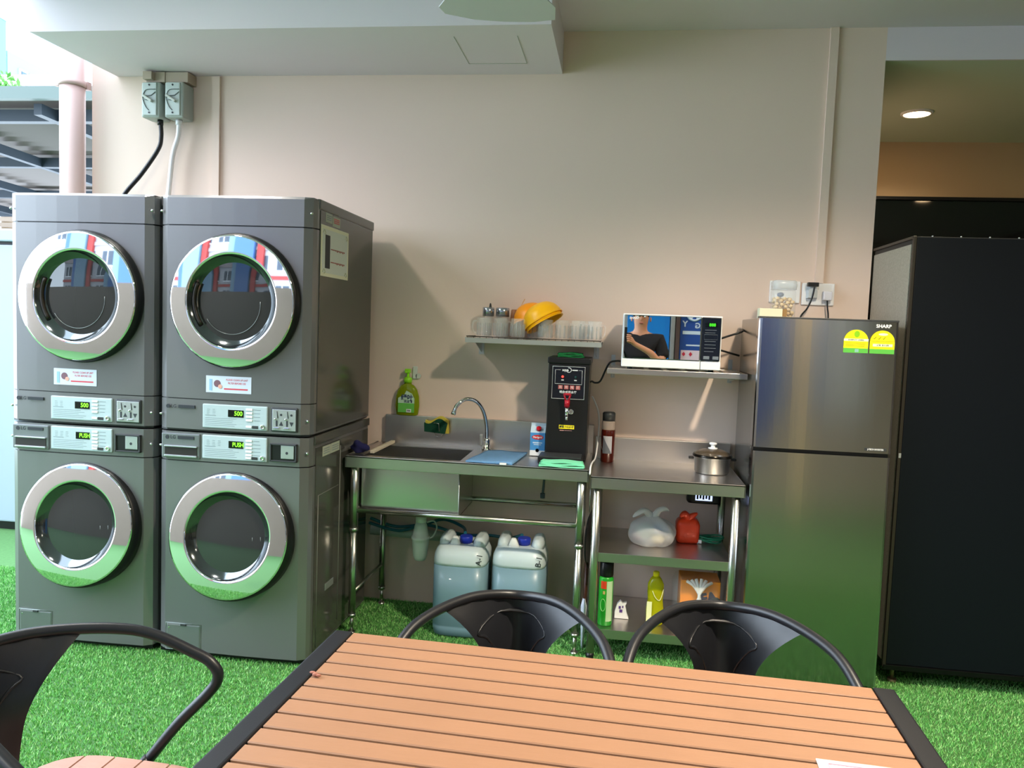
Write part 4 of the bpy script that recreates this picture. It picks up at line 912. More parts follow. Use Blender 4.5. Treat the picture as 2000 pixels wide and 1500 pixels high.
# ------------------------------------------------------------------ fridge
fr = thing('refrigerator', 'two-door stainless steel refrigerator with yellow energy labels', 'fridge', (.85, 3.65, 0))
fx0, fx1, fy = .572, 1.125, 3.385
MB().box(fx0+.006, fx1-.004, fy+.07, 3.9, .02, 1.548, .006).build('cabinet_body', M_fridges, fr)
MB().box(fx0+.01, fx1-.008, fy+.055, fy+.072, .03, 1.545).build('door_gasket', M_black, fr)
MB().box(fx0+.001, fx1-.001, fy+.004, fy+.056, 1.548, 1.556, .002).build('top_trim', M_dkgrey, fr)
for z0, z1, nm in ((1.008, 1.548, 'freezer_door'), (.03, .992, 'fridge_door')):
    loops = []
    for z in (z0, z1):
        fz = fy+.022*(z-1.45)                       # the doors lean back very slightly
        l = [(fx0, fy+.056, z), (fx0, fz+.012, z), (fx0+.004, fz+.003, z)]
        for k in range(9):
            t_ = k/8; l.append((fx0+.012+(fx1-fx0-.024)*t_, fz-.004*math.sin(PI*t_), z))
        l += [(fx1-.004, fz+.003, z), (fx1, fz+.012, z), (fx1, fy+.056, z)]
        loops.append(l)
    MB().loft(loops, smooth=False).build(nm, M_fridge, fr)
MB().box(fx0+.006, fx1-.006, fy+.012, fy+.056, .992, 1.008).build('handle_recess', M_black, fr)
for x in (fx0+.06, fx1-.06): MB().cyl((x, fy+.1, 0), (x, fy+.1, .022), .02, seg=12).build('foot', M_black, fr)
def arch(x0, x1, z0, z1, y, m, name, parent, zc=None, d=.0007):
    r_ = (x1-x0)/2; c_ = (x0+x1)/2; zc = z1-r_
    lo = z0
    pts = [(x0, y, lo), (x1, y, lo)]+[(c_+r_*math.cos(a), y, zc+r_*math.sin(a)) for a in np.linspace(0, PI, 20)]
    return MB().prism(pts, (0, -d, 0)).build(name, m, parent)
M_ey = mat('energy_yellow', (238, 230, 20), .5); M_eg = mat('energy_green', (90, 178, 70), .5); M_ew = mat('energy_white', (236, 240, 200), .5)
for k, xx in enumerate((.910, 1.012)):
    y = fy-.0056; s_ = arch(xx, xx+.096, 1.419, 1.513, y, M_ey, 'energy_label', fr)
    MB().box(xx, xx+.096, y-.0012, y-.0006, 1.418, 1.437).build('green_band', M_eg, s_)
    if k == 0:
        MB().box(xx, xx+.096, y-.0011, y-.0006, 1.466, 1.476).build('white_band', M_ew, s_)
        MB().lathe([(.011, 0), (.011, .0008)], (xx+.05, y-.0005, 1.495), (0, -1, 0), 16, 1, 1.2).build('globe_mark', mat('energy_leaf', (130, 190, 20), .5), s_)
        text_mesh('ENERGY LABEL', .0085, (xx+.048, y-.0012, 1.471), F_R, F_U, M_ink, 'lettering', s_, .01, squash=1.1)
        q = MB(); lines(q, xx+.006, xx+.09, 1.458, 3, .006, y-.0006, .0016); q.build('printing', mat('ochre_ink', (170, 150, 10), .5), s_)
        MB().box(xx+.045, xx+.06, y-.0016, y-.0012, 1.421, 1.434).build('emblem', mat('emblem_teal', (130, 180, 170), .5), s_)
    else:
        q = MB()
        for i in range(3):
            bx_ = xx+.018+i*.018; q.tube([(bx_-.005, y-.001, 1.481), (bx_-.002, y-.001, 1.477), (bx_+.005, y-.001, 1.487)], .0012, 5)
        q.build('tick_mark', mat('tick_olive', (140, 130, 10), .5), s_)
        MB().lathe([(.018, 0), (.018, .0006)], (xx+.05, y-.0006, 1.497), (0, -1, 0), 18, 1, .28).build('white_band', M_ew, s_)
        MB().box(xx+.012, xx+.088, y-.0011, y-.0006, 1.447, 1.458).build('white_band', M_ew, s_)
        text_mesh('278  $ 0.00', .0095, (xx+.05, y-.0012, 1.4525), F_R, F_U, M_ink, 'lettering', s_, .01, squash=1.1)
        q = MB(); lines(q, xx, xx+.096, 1.469, 1, .006, y-.0006, .0016, False); q.build('printing', mat('ochre_ink', (170, 150, 10), .5), s_)
text_mesh('SHARP', .019, (1.063, fy-.0025, 1.53), F_R, F_U, M_white, 'lettering', fr, .03, squash=1.05)
bd = MB().box(1.018, 1.104, fy-.013, fy-.0095, 1.018, 1.03).build('badge', M_dkgrey, fr)
text_mesh('J-TECH INVERTER', .0095, (1.061, fy-.0131, 1.024), F_R, F_U, M_white, 'lettering', bd, .02, squash=.85)
# on the fridge
ft = 1.549
nj = thing('nut_jar', 'clear plastic jar half full of pale nuts on top of the fridge', 'jar', (.72, 3.7, ft))
MB().loft([sup(.722, 3.70, ft+z, a, b, 32, 4) for z, a, b in ((0, .046, .046), (.004, .051, .051), (.125, .051, .051), (.135, .047, .047))], cap=True, smooth=True).build('jar_body', mat('clear_plastic', (222, 230, 236), .08, alpha=.2, spec=1), nj)
MB().loft([sup(.722, 3.70, ft+z, a, b, 32, 4) for z, a, b in ((.135, .052, .052), (.172, .052, .052), (.176, .047, .047))], smooth=True).build('jar_lid', mat('clear_lid', (206, 214, 222), .2, alpha=.42), nj)
rg = random.Random(5); pl = []
k_ = 0
protom = None
M_nut = mat('nut_cream', (232, 204, 156), .6)
for n in range(3000):
    if k_ >= 105: break
    p = Vector((.722+rg.uniform(-.037, .037), 3.70+rg.uniform(-.037, .037), 0)); z = ft+.014
    ok = False
    while z < ft+.095:
        if all((Vector((p.x, p.y, z))-q).length > .0175 for q in pl): ok = True; break
        z += .003
    if not ok: continue
    p.z = z; pl.append(p)
    if protom is None:
        o = MB().ball((0, 0, 0), .0098, (1, 1, .9), 1).build('nut', M_nut, nj, world=False); protom = o
    else:
        o = protom.copy(); COL.objects.link(o)
    o.location = p-offset_of(nj); k_ += 1
MB().ball((.705, 3.675, ft+.112), .012, (1.3, .8, .9), 2).build('scoop', mat('scoop_blue', (96, 108, 140), .5), nj)
cb = thing('small_box', 'small cream cardboard box on the fridge before the nut jar', 'box', (.66, 3.62, ft))
MB().box(.603, .7, 3.58, 3.64, ft, ft+.046, .001).build('box_sleeve', mat('card_cream', (220, 218, 190), .7), cb)
MB().box(.7, .719, 3.583, 3.637, ft, ft+.045, .001).build('brown_tray', mat('card_brown', (150, 116, 70), .7), cb)
def socket(x0, x1, z0, z1, label, holes):
    t = thing('wall_socket', label, 'socket', ((x0+x1)/2, YW-.01, z0), 'white wall sockets above the fridge')
    p = MB().box(x0, x1, YW-.012, YW-.001, z0, z1, .004).build('face_plate', M_white, t)
    for hx in holes:
        MB().box(hx-.004, hx+.004, YW-.0135, YW-.012, z1-.03, z1-.014, .001).build('rocker_switch', mat('rocker', (214, 214, 210), .4), p)
    return t
socket(.706, .848, 1.637, 1.742, 'double white wall socket partly behind the nut jar', (.83,))
so2 = socket(.856, 1.006, 1.63, 1.735, 'double white wall socket with two plugs, right of the nut jar', (.93,))
pg = thing('power_plug', 'grey-white plug with black adaptor in the left outlet of the double socket', 'plug', (.9, 3.93, 1.67))
MB().loft([[(.875, YW-.013, 1.66), (.925, YW-.013, 1.66), (.925, YW-.013, 1.7), (.912, YW-.013, 1.715), (.888, YW-.013, 1.715), (.875, YW-.013, 1.7)], [(.88, YW-.045, 1.664), (.92, YW-.045, 1.664), (.92, YW-.045, 1.698), (.91, YW-.045, 1.71), (.89, YW-.045, 1.71), (.88, YW-.045, 1.698)]]).build('plug_body', mat('plug_grey', (192, 200, 204), .4), pg)
MB().box(.872, .922, YW-.06, YW-.03, 1.716, 1.736, .003).build('adaptor', M_black, pg)
MB().tube([(.903, YW-.055, 1.718), (.9, YW-.055, 1.69), (.892, YW-.05, 1.65), (.876, YW-.045, 1.61), (.85, YW-.04, 1.57), (.84, YW-.04, 1.5)], .004, 8, 6).build('cord', M_black, pg)
pg = thing('power_plug', 'white square plug in the right outlet of the double socket', 'plug', (.97, 3.93, 1.66))
MB().box(.948, .99, YW-.045, YW-.013, 1.653, 1.697, .006).build('plug_body', mat('plug_white', (216, 216, 226), .4), pg)
MB().tube([(.969, YW-.035, 1.655), (.972, YW-.035, 1.62), (.978, YW-.035, 1.58), (.98, YW-.035, 1.5)], .004, 8, 6).build('cord', M_black, pg)

# ------------------------------------------------------------------ black cabinet at the right
bc = thing('black_cabinet', 'tall black display fridge seen from its plain back, right of the steel refrigerator', 'cabinet', (1.7, 3.7, 0))
bc['label'] = 'tall black cabinet with speckled grey side standing right of the steel refrigerator'
kx0, kx1, ky0, ky1, kz0, kz1 = 1.178, 2.75, 3.45, 3.97, .085, 1.905
MB().box(kx0+.006, kx1, ky0+.004, ky1, kz0, kz1, .003).build('cabinet_body', mat('cabinet_dark', (24, 26, 28), .5), bc)
MB().box(kx0+.012, kx1, ky0, ky0+.006, kz0+.012, kz1-.004, .002).build('front_board', M_blk, bc)
MB().box(kx0, kx0+.007, ky0+.03, ky1-.01, kz0+.02, kz1-.03, .001).build('side_sheet', mat('speckled_grey', (164, 160, 146), .5, .3, bump=.5, bscale=150, var=.35, vscale=160), bc)
MB().box(kx0-.003, kx0+.01, ky0-.003, ky0+.012, kz0, kz1, .002).box(kx0-.003, kx0+.01, ky0, ky1, kz1-.01, kz1+.002, .002).build('edge_trim', mat('edge_bronze', (60, 56, 50), .35, .6), bc)
MB().box(kx0, kx1, ky0-.006, ky0+.01, kz0-.012, kz0+.01, .002).build('bottom_rail', mat('rail_black', (16, 18, 18), .25, .4), bc)
MB().box(kx0, kx0+.01, ky0-.004, ky0+.004, kz0+.9, kz0+.92, .001).build('side_clip', M_silver, bc)
for x, y in ((1.235, 3.5), (2.65, 3.5), (1.235, 3.92)):
    MB().cyl((x, y, .015), (x, y, kz0), .008, seg=10).cyl((x, y, 0), (x, y, .016), .02, seg=6).build('foot', mat('foot_bronze', (150, 132, 104), .4, .7), bc)
sc2 = MB()
for k in range(7): sc2.ball((1.25+k*.11, ky0+.005, kz1+.001), .004, sub=1)
sc2.build('screw_row', M_silver, bc)

# ------------------------------------------------------------------ lamps
def downlight(x, y, z, label, col):
    t = thing('downlight', label, 'ceiling light', (x, y, z), 'round ceiling downlights')
    MB().lathe([(.085, 0), (.085, -.008), (.072, -.014), (.068, -.01)], (x, y, z), (0, 0, 1), 32, cap0=False, cap1=False).build('trim_ring', M_white, t)
    MB().lathe([(.071, -.011), (0, -.0115)], (x, y, z), (0, 0, 1), 32, cap0=False).build('diffuser', mat('lamp_glow_%d' % int(col[2]*100), (255, 240, 220), .5, emit=tuple(int(255*c) for c in col), estr=26), t)
names = ['round downlight in the main ceiling above the washers', 'round downlight in the main ceiling right of centre', 'round downlight in the main ceiling left behind the camera',
         'round downlight in the main ceiling right behind the camera', 'round downlight in the main ceiling at the far right', 'glowing round downlight in the recess ceiling right of the wall', 'round downlight at the right end of the recess ceiling']
for (x, y, z, e_, c_), n_ in zip(LAMPS, names): downlight(x, y, 2.928 if z > 2.8 else 2.78, n_, c_)

# ceiling fan: only a blade tip shows, shaped to imitate shade on the beam
fn = thing('ceiling_fan', 'grey-white ceiling fan whose broad blade tip stands in for shade on the beam', 'fan', (-.45, 2.4, 2.62))
M_fan = mat('fan_grey', (206, 204, 210), .6)
MB().cyl((-.45, 2.4, 2.66), (-.45, 2.4, 2.928), .014).lathe([(.06, 2.928), (.04, 2.86)], (-.45, 2.4, 0), (0, 0, 1), 20).build('down_rod', M_white, fn)
MB().lathe([(0, 2.575), (.07, 2.58), (.09, 2.61), (.085, 2.65), (.04, 2.67), (0, 2.67)], (-.45, 2.4, 0), (0, 0, 1), 28).build('motor_housing', M_white, fn)
for a in (0, 2*PI/3, 4*PI/3):
    base = [(-.05, .08), (-.16, .28), (-.25, .44), (-.24, .5), (-.14, .553), (-.03, .572), (.08, .572), (.16, .55), (.17, .44), (.10, .25), (.05, .08)]
    mb = MB().prism([(x, y, -.0-.02*x) for x, y in base], (0, 0, .004))
    mb.xf(Matrix.Translation((-.45, 2.4, 2.602)) @ Matrix.Rotation(a, 4, 'Z'))
    mb.build('blade', M_fan, fn)

# ------------------------------------------------------------------ table and chairs
TH = .75
tt = thing('slatted_table', 'outdoor dining table with orange-brown slats and black metal ends', 'table', (-.03, 1.3, 0))
TM = Matrix.Translation((-.027, 1.30, 0)) @ Matrix.Rotation(math.radians(-1.9), 4, 'Z')
def slat_mat(name, rgb):
    m = bpy.data.materials.new(name); m.use_nodes = True; nt = m.node_tree; b = nt.nodes['Principled BSDF']; b.inputs['Roughness'].default_value = .48
    tc = nt.nodes.new('ShaderNodeTexCoord'); mp = nt.nodes.new('ShaderNodeMapping'); mp.inputs['Scale'].default_value = (3, 60, 60)
    n = nt.nodes.new('ShaderNodeTexNoise'); n.inputs['Scale'].default_value = 5; n.inputs['Detail'].default_value = 5
    n2 = nt.nodes.new('ShaderNodeTexNoise'); n2.inputs['Scale'].default_value = 6
    oi = nt.nodes.new('ShaderNodeObjectInfo')
    cr = nt.nodes.new('ShaderNodeValToRGB'); c = lin(rgb)
    cr.color_ramp.elements[0].color = (*[v*.9 for v in c], 1); cr.color_ramp.elements[1].color = (*[min(1, v*1.08) for v in c], 1)
    cr.color_ramp.elements[0].position = .25; cr.color_ramp.elements[1].position = .75
    ad = nt.nodes.new('ShaderNodeMath'); ad.operation = 'MULTIPLY_ADD'; ad.inputs[1].default_value = .12
    nt.links.new(tc.outputs['Object'], mp.inputs[0]); nt.links.new(mp.outputs[0], n.inputs['Vector']); nt.links.new(tc.outputs['Object'], n2.inputs['Vector'])
    mx = nt.nodes.new('ShaderNodeMath'); mx.operation = 'ADD'; mx.inputs[1].default_value = 0
    mul = nt.nodes.new('ShaderNodeMath'); mul.operation = 'MULTIPLY'; mul.inputs[1].default_value = .5
    nt.links.new(n.outputs['Fac'], mul.inputs[0]); m3 = nt.nodes.new('ShaderNodeMath'); m3.operation = 'MULTIPLY_ADD'; m3.inputs[1].default_value = .45
    nt.links.new(n2.outputs['Fac'], m3.inputs[0]); nt.links.new(mul.outputs[0], m3.inputs[2])
    nt.links.new(oi.outputs['Random'], ad.inputs[0]); nt.links.new(m3.outputs[0], ad.inputs[2]); nt.links.new(ad.outputs[0], cr.inputs[0])
    nt.links.new(cr.outputs[0], b.inputs['Base Color'])
    bp = nt.nodes.new('ShaderNodeBump'); bp.inputs['Strength'].default_value = .35; bp.inputs['Distance'].default_value = .001
    n4 = nt.nodes.new('ShaderNodeTexNoise'); n4.inputs['Scale'].default_value = 12; n4.inputs['Detail'].default_value = 6
    nt.links.new(mp.outputs[0], n4.inputs['Vector']); nt.links.new(n4.outputs['Fac'], bp.inputs['Height']); nt.links.new(bp.outputs[0], b.inputs['Normal'])
    return m
M_slat = slat_mat('composite_slat', (143, 104, 78))
M_seat = slat_mat('seat_slat', (160, 120, 106))
PITCH = .0556; NS = 15; ytop = .392
for k in range(NS):
    y1_ = ytop-k*PITCH; y0_ = y1_-PITCH+.0072
    MB().box(-.567, .567, y0_, y1_, TH-.018, TH, .002, 1).xf(TM).build('slat', M_slat, tt)
yb = ytop-NS*PITCH
for s_ in (-1, 1):
    MB().box(s_*.5695, s_*.612, yb-.002, ytop+.004, TH-.035, TH+.001, .004).xf(TM).build('end_rail', M_frame, tt)
    for y_ in (yb+.06, ytop-.06):
        MB().box(s_*.575, s_*.61, y_-.02, y_+.02, .0, TH-.035, .004).xf(TM).build('leg', M_frame, tt)
MB().box(-.57, .57, ytop-.075, ytop-.05, TH-.05, TH-.02).box(-.57, .57, yb+.05, yb+.075, TH-.05, TH-.02).box(-.57, .57, -.02, .02, TH-.045, TH-.019).xf(TM).build('under_frame', M_frame, tt)
bd = MB(); bd.ball((-.578, 1.474, TH+.005), .0055, (1.2, .8, .8)).ball((-.585, 1.478, TH+.007), .0045, (1.6, .7, .6)).ball((-.571, 1.472, TH+.005), .004, (1.5, .8, .7))
tag(bd.build('dried_bud', mat('bud_brown', (150, 96, 80), .8)), 'tiny dried brown bud on the table near its left black end', 'bud')
cdt = thing('table_card', 'laminated white card with pink border lying at the lower right of the table', 'card', (.46, 1.27, TH))
cm = Matrix.Translation((.447, 1.266, TH+.0015)) @ Matrix.Rotation(math.radians(-2.5), 4, 'Z')
MB().box(-.085, .085, -.09, .088, -.001, .0015, .0005).xf(cm).build('clear_sleeve', mat('sleeve_clear', (226, 220, 214), .08, alpha=.6), cdt)
MB().box(-.077, .077, -.08, .081, .0017, .0021).xf(cm).build('card_sheet', mat('card_white', (230, 228, 240), .3), cdt)
q = MB(); q.tube([(-.068, -.07, .0026), (.068, -.07, .0026), (.068, .073, .0026), (-.068, .073, .0026)], .0015, 5, closed=True); q.xf(cm).build('pink_border', M_pink, cdt)

# chairs: hoop that becomes the arms, flared splat, slatted seat
def cr_pts(P, n):
    P = [Vector(p) for p in P]; out = []
    for i in range(len(P)-1):
        p0 = P[max(i-1, 0)]; p1 = P[i]; p2 = P[i+1]; p3 = P[min(i+2, len(P)-1)]
        for k in range(n):
            t = k/n; out.append(.5*((2*p1)+(-p0+p2)*t+(2*p0-5*p1+4*p2-p3)*t*t+(-p0+3*p1-3*p2+p3)*t**3))
    return out+[P[-1]]
HALF = [(-.277, 0, .758), (-.19, .121, .771), (-.024, .219, .756), (.105, .256, .700), (.146, .263, .672), (.155, .265, .642), (.132, .263, .605), (.064, .254, .53), (-.004, .244, .44)]
hp = [(x, -y, z) for x, y, z in HALF[:0:-1]]+HALF
def make_chair(loc, rot, label):
    t = bpy.data.objects.new('armchair', None); COL.objects.link(t); tag(t, label, 'chair', 'black metal armchairs round the slatted table')
    hoop = cr_pts(hp, 9)
    MB().tube(hoop, .0125, 14).build('hoop_frame', M_frame, t, world=False)
    # splat: between hoop (y within .15) and seat back
    def hx(y):
        best = min(hoop, key=lambda p: abs(p.y-y)+(0 if p.x < .05 else 9)); return best
    n = 18; m_ = 16; G = []
    for j in range(m_+1):
        v = j/m_
        row = []
        wtop = .175; wv_ = .072+.103*max(0, (1-v/.55))**2.1 if v < .55 else .072+.012*((v-.55)/.45)
        for i in range(n+1):
            u = -1+2*i/n; y = u*wv_
            h = hx(u*wtop)
            x0_, z0_ = h.x, h.z-.004
            zc = z0_*(1-v)+.452*v; xc = x0_*(1-v)+(-.21)*v - .012*math.sin(PI*v)
            row.append((xc, y, zc))
        G.append(row)
    mb = MB()
    for off in (0, .004):
        V_ = [[mb.bm.verts.new((x+off, y, z)) for x, y, z in r] for r in G]
        for j in range(m_):
            for i in range(n): mb.bm.faces.new((V_[j][i], V_[j][i+1], V_[j+1][i+1], V_[j+1][i])).smooth = True
    sp_ = mb.build('backrest_splat', M_frame, t, world=False)
    def at(u, v, off):
        j = v*m_; i = (u+1)/2*n; a = G[int(min(j, m_))][int(min(max(i, 0), n))]; return (a[0]+off, a[1], a[2])
    for off in (.005, -.001):
        r = [at(-.5, .95, off), at(-.5, .7, off), at(-.55, .5, off), at(-.67, .35, off), at(-.78, .255, off), at(-.62, .2, off), at(-.25, .175, off), at(.25, .175, off), at(.62, .2, off), at(.78, .255, off), at(.67, .35, off), at(.55, .5, off), at(.5, .7, off), at(.5, .95, off)]
        MB().tube(r, .003, 8, 3).build('embossed_ridge', M_frame, sp_, world=False)
    # seat
    sz = .452
    outline = lambda x: .225*(1-abs((x-.0)/.235)**5)**.3 if abs(x) < .235 else 0
    for k in range(6):
        y0_ = -.205+k*.0686; y1_ = y0_+.064
        def xe(y): return .22*(1-min(.999, abs(y/.225))**4)**.35
        pts = []
        for y in np.linspace(y0_, y1_, 5): pts.append((xe(y), y))
        for y in np.linspace(y1_, y0_, 5): pts.append((-xe(y), y))
        MB().prism([(y, x, sz-.018) for x, y in pts], (0, 0, .018)).build('seat_slat', M_seat, t, world=False)
    MB().tube([(.2, -.15, sz-.03), (.2, .15, sz-.03), (.12, .215, sz-.03), (-.15, .2, sz-.03), (-.215, .1, sz-.03), (-.215, -.1, sz-.03), (-.15, -.2, sz-.03), (.12, -.215, sz-.03)], .01, 10, 4, closed=True).build('seat_frame', M_frame, t, world=False)
    for sx, yy in ((1, 1), (1, -1), (-1, 1), (-1, -1)):
        MB().tube([(sx*.165, yy*.19, sz-.03), (sx*.2, yy*.225, .24), (sx*.225, yy*.24, .003)], [.0125, .012, .011], 12).build('leg', M_frame, t, world=False)
    for yy in (1, -1): MB().tube([(-.004, yy*.244, .445), (-.02, yy*.225, .424)], .012, 10).build('arm_joint', M_frame, t, world=False)
    t.location = loc; t.rotation_euler = (0, 0, rot); return t
ch = make_chair((-.23, 1.757, 0), -1.556, 'black metal armchair behind the table, in front of the sink table')
for loc, rot, lab in (((.298, 1.807, 0), -1.578, 'black metal armchair behind the table, in front of rack and fridge'),
                      ((-1.038, 1.379, 0), -.025, 'black metal armchair with slatted seat at the left end of the table')):
    c_ = copy_tree(ch); c_.location = loc; c_.rotation_euler = (0, 0, rot); c_['label'] = lab

# ------------------------------------------------------------------ outside, left
lc = thing('white_cabinet', 'pale white-blue metal cabinet standing behind the left washers', 'cabinet', (-4.2, 4.8, 0))
M_wc = mat('white_enamel', (150, 164, 176), .35)
MB().box(-5.2, -3.2, 4.62, 5.2, .06, 1.88, .01).build('cabinet_body', M_wc, lc)
MB().box(-5.2, -3.2, 4.6, 5.22, 1.9, 1.98, .01).build('cabinet_top', M_wc, lc)
MB().box(-5.18, -3.22, 4.66, 5.18, 0, .062).build('plinth', M_black, lc)
MB().box(-5.18, -3.22, 4.66, 5.18, 1.878, 1.902).build('lid_gap', M_black, lc)
cn = thing('metal_canopy', 'corrugated metal canopy roof with dark beams beyond the left wall end', 'canopy', (-7.5, 9, 0))
M_corr = mat('corrugated_sheet', (92, 84, 80), .6)
mb = MB(); n = 90; pr = []
for i in range(n+1):
    y = 6.6+5.8*i/n; z = 3.44-.04*(y-6.6)+(.02 if (i % 3) else -.03); pr.append((y, z))
mb.loft([[(-12, y, z) for y, z in pr]+[(-12, y, z+.01) for y, z in pr[::-1]], [(-3.4, y, z) for y, z in pr]+[(-3.4, y, z+.01) for y, z in pr[::-1]]])
mb.build('roof_sheet', M_corr, cn)
M_beam = mat('canopy_beam', (44, 54, 64), .5)
for y in (6.9, 8.7, 10.6, 12.2):
    MB().box(-12, -3.4, y, y+.1, 3.26-.04*(y-6.6), 3.37-.04*(y-6.6)).build('cross_beam', M_beam, cn)
for x in (-10.2, -8.6, -7.0, -5.4, -3.8):
    mb = MB().box(x-.04, x+.04, 6.7, 12.3, -.05, .05); 
    for v in mb.bm.verts: v.co.z += 3.31-.04*(v.co.y-6.6)
    mb.build('purlin', M_beam, cn)
MB().box(-12, -3.4, 6.55, 6.62, 3.36, 3.47).build('fascia', mat('fascia_grey', (84, 98, 94), .5), cn)
for x, y in ((-11.8, 12.2), (-11.8, 6.7), (-3.5, 12.2)):
    MB().box(x-.06, x+.06, y-.06, y+.06, 0, 3.0).build('post', M_beam, cn)
lv = thing('louvre_screen', 'brown horizontal louvre screen under the far edge of the canopy', 'screen', (-9.5, 12.6, 0))
for k in range(22):
    MB().box(-13, -3.5, 12.6, 12.64, 1.0+k*.1, 1.07+k*.1).build('louvre', mat('louvre_brown', (126, 110, 96), .6), lv)
for x in (-13, -8, -3.5): MB().box(x-.04, x+.04, 12.64, 12.7, 0, 3.2).build('post', mat('louvre_brown', (126, 110, 96), .6), lv)
# far building, seen past the beam
fb = thing('white_apartment_block', 'bright white apartment block with blue windows far beyond the canopy', 'building', (-24, 30, 0))
M_fw = mat('facade_white', (240, 244, 250), .7)
A = Vector((-18.7, 22.0, 0)); B = Vector((-19.0, 24.6, 0)); dirv = (B-A).normalized(); nrm = Vector((dirv.y, -dirv.x, 0))
def fac(u0, u1, z0, z1, d0, d1, m, name, parent):
    p = [A+dirv*u0, A+dirv*u1]; l0 = [p[0]+nrm*d0, p[1]+nrm*d0, p[1]+nrm*d1, p[0]+nrm*d1]
    return MB().loft([[(v.x, v.y, z0) for v in l0], [(v.x, v.y, z1) for v in l0]]).build(name, m, parent)
fac(-8, 14, 0, 14, -6, 0, M_fw, 'facade_wall', fb)
fac(-8, 14, 10.0, 10.35, 0, .12, mat('eave_blue', (120, 150, 176), .6), 'ledge', fb)
M_fg = mat('far_glass', (40, 66, 86), .1, .3)
wnd = fac(-.1, 9, 8.0, 9.2, 0, .04, mat('far_window_frame', (96, 124, 146), .5), 'window_band', fb)
for u0_, u1_ in ((.42, .8), (.95, 1.3), (1.5, 2.3), (2.5, 3.2), (3.5, 4.2)):
    fac(u0_, u1_, 8.05, 8.85, .04, .08, mat('far_white_frame', (190, 205, 216), .5), 'window', fb)
    fac(u0_+.06, u1_-.04, 8.1, 8.78, .08, .1, M_fg, 'pane', fb)
MB().box(-30, -14, 19.5, 20, 0, 7.72).build('lower_wing', M_fw, fb)
fac(-2.6, -.25, 8.0, 10.2, 0, .1, mat('far_teal_glass', (60, 130, 122), .2), 'stair_glazing', fb)
# tree peeking in at the left edge
tr = thing('leafy_tree', 'green leafy tree top peeking in at the left picture edge above the canopy', 'tree', (-11.4, 13.2, 0))
MB().tube([(-11.7, 13.6, 0), (-11.6, 13.6, 3), (-11.7, 13.6, 5.4)], [.14, .11, .05], 10, 4).build('trunk', mat('bark', (96, 80, 62), .9), tr)
mb = MB(); rg = random.Random(9)
for k in range(1700):
    while True:
        p = Vector((rg.uniform(-1, 1), rg.uniform(-1, 1), rg.uniform(-1, 1)))
        if .45 < p.length < 1: break
    c_ = Vector((-11.85+p.x*.75, 13.6+p.y*.75, 5.15+p.z*.75)); a = Vector((rg.uniform(-1, 1), rg.uniform(-1, 1), rg.uniform(-1, 1))).normalized(); b_ = a.orthogonal().normalized()
    s_ = rg.uniform(.05, .09); mb.quad(c_-a*s_, c_-b_*s_*.4, c_+a*s_, c_+b_*s_*.4)
o = mb.build('foliage', mat('leaf_green', (84, 140, 60), .6), tr); o['kind'] = 'stuff'

# ------------------------------------------------------------------ behind the camera: what the chrome and mirror show
pw = struct(MB().box(-9, -.3, -2.75, -2.55, 0, 2.05).build('wall_front', M_concrete))
dw = struct(MB().box(-.34, 5.0, -1.35, -1.2, 0, 2.93).build('wall_front_right', mat('grey_wall', (172, 162, 146), .7)))
bdor = struct(MB().box(.07, .505, -1.199, -1.16, .02, 2.3, .004).build('door_1', mat('door_blue', (10, 128, 214), .45)))
MB().box(.46, .485, -1.16, -1.12, 1.0, 1.14, .006).build('door_handle', M_silver, bdor)
for x, w_, m_, lab in ((.536, .022, M_silver, 'grey metal post right of the blue door'), (.588, .021, mat('brown_post', (80, 60, 56), .6), 'dark brown post between the grey post and the blue banner')):
    tag(MB().box(x-w_, x+w_, -1.195, -1.13, 0, 2.9, .004).build('metal_post', m_), lab, 'post')
bn = thing('blue_banner', 'blue printed banner with white lettering seen mirrored in the microwave door', 'banner', (.85, -1.19, .6))
BY_ = -1.17
MB().box(.615, 1.28, -1.199, BY_, .6, 2.3, .002).build('banner_sheet', mat('banner_blue', (28, 74, 156), .5), bn)
BR, BU = (-1, 0, 0), (0, 0, 1)
M_bw = mat('banner_white', (206, 222, 240), .5)
text_mesh('ERG', .075, (.83, BY_, 1.555), BR, BU, M_bw, 'lettering', bn, .03, depth=.002)
text_mesh('Y', .085, (.66, BY_, 1.57), BR, BU, M_bw, 'lettering', bn, .02, depth=.002)
text_mesh('ON', .13, (.80, BY_, 1.66), BR, BU, M_bw, 'lettering', bn, .04, depth=.002)
MB().tube([(.67, BY_, 1.7), (.70, BY_, 1.63), (.76, BY_, 1.61), (.82, BY_, 1.64)], .012, 6, 5).build('white_swoosh', M_bw, bn)
MB().box(.64, .82, BY_-.001, BY_+.002, 1.465, 1.50).box(.835, .9, BY_-.001, BY_+.002, 1.465, 1.50).build('white_band', M_bw, bn)
MB().box(.68, .9, BY_-.001, BY_+.002, 1.345, 1.36).build('white_band', M_bw, bn)
MB().box(.63, .93, BY_-.001, BY_+.002, 1.05, 1.3).build('picture_panel', mat('banner_pale', (226, 206, 222), .5), bn)
MB().box(.635, .80, BY_+.002, BY_+.004, 1.12, 1.18).build('orange_panel', mat('banner_orange', (240, 136, 40), .5), bn)
for x_ in (.66, .73): MB().prism([(x_-.018, BY_+.002, 1.26), (x_, BY_+.002, 1.235), (x_+.018, BY_+.002, 1.26), (x_, BY_+.002, 1.285)], (0, .002, 0)).build('red_emblem', mat('banner_red', (196, 40, 70), .5), bn)
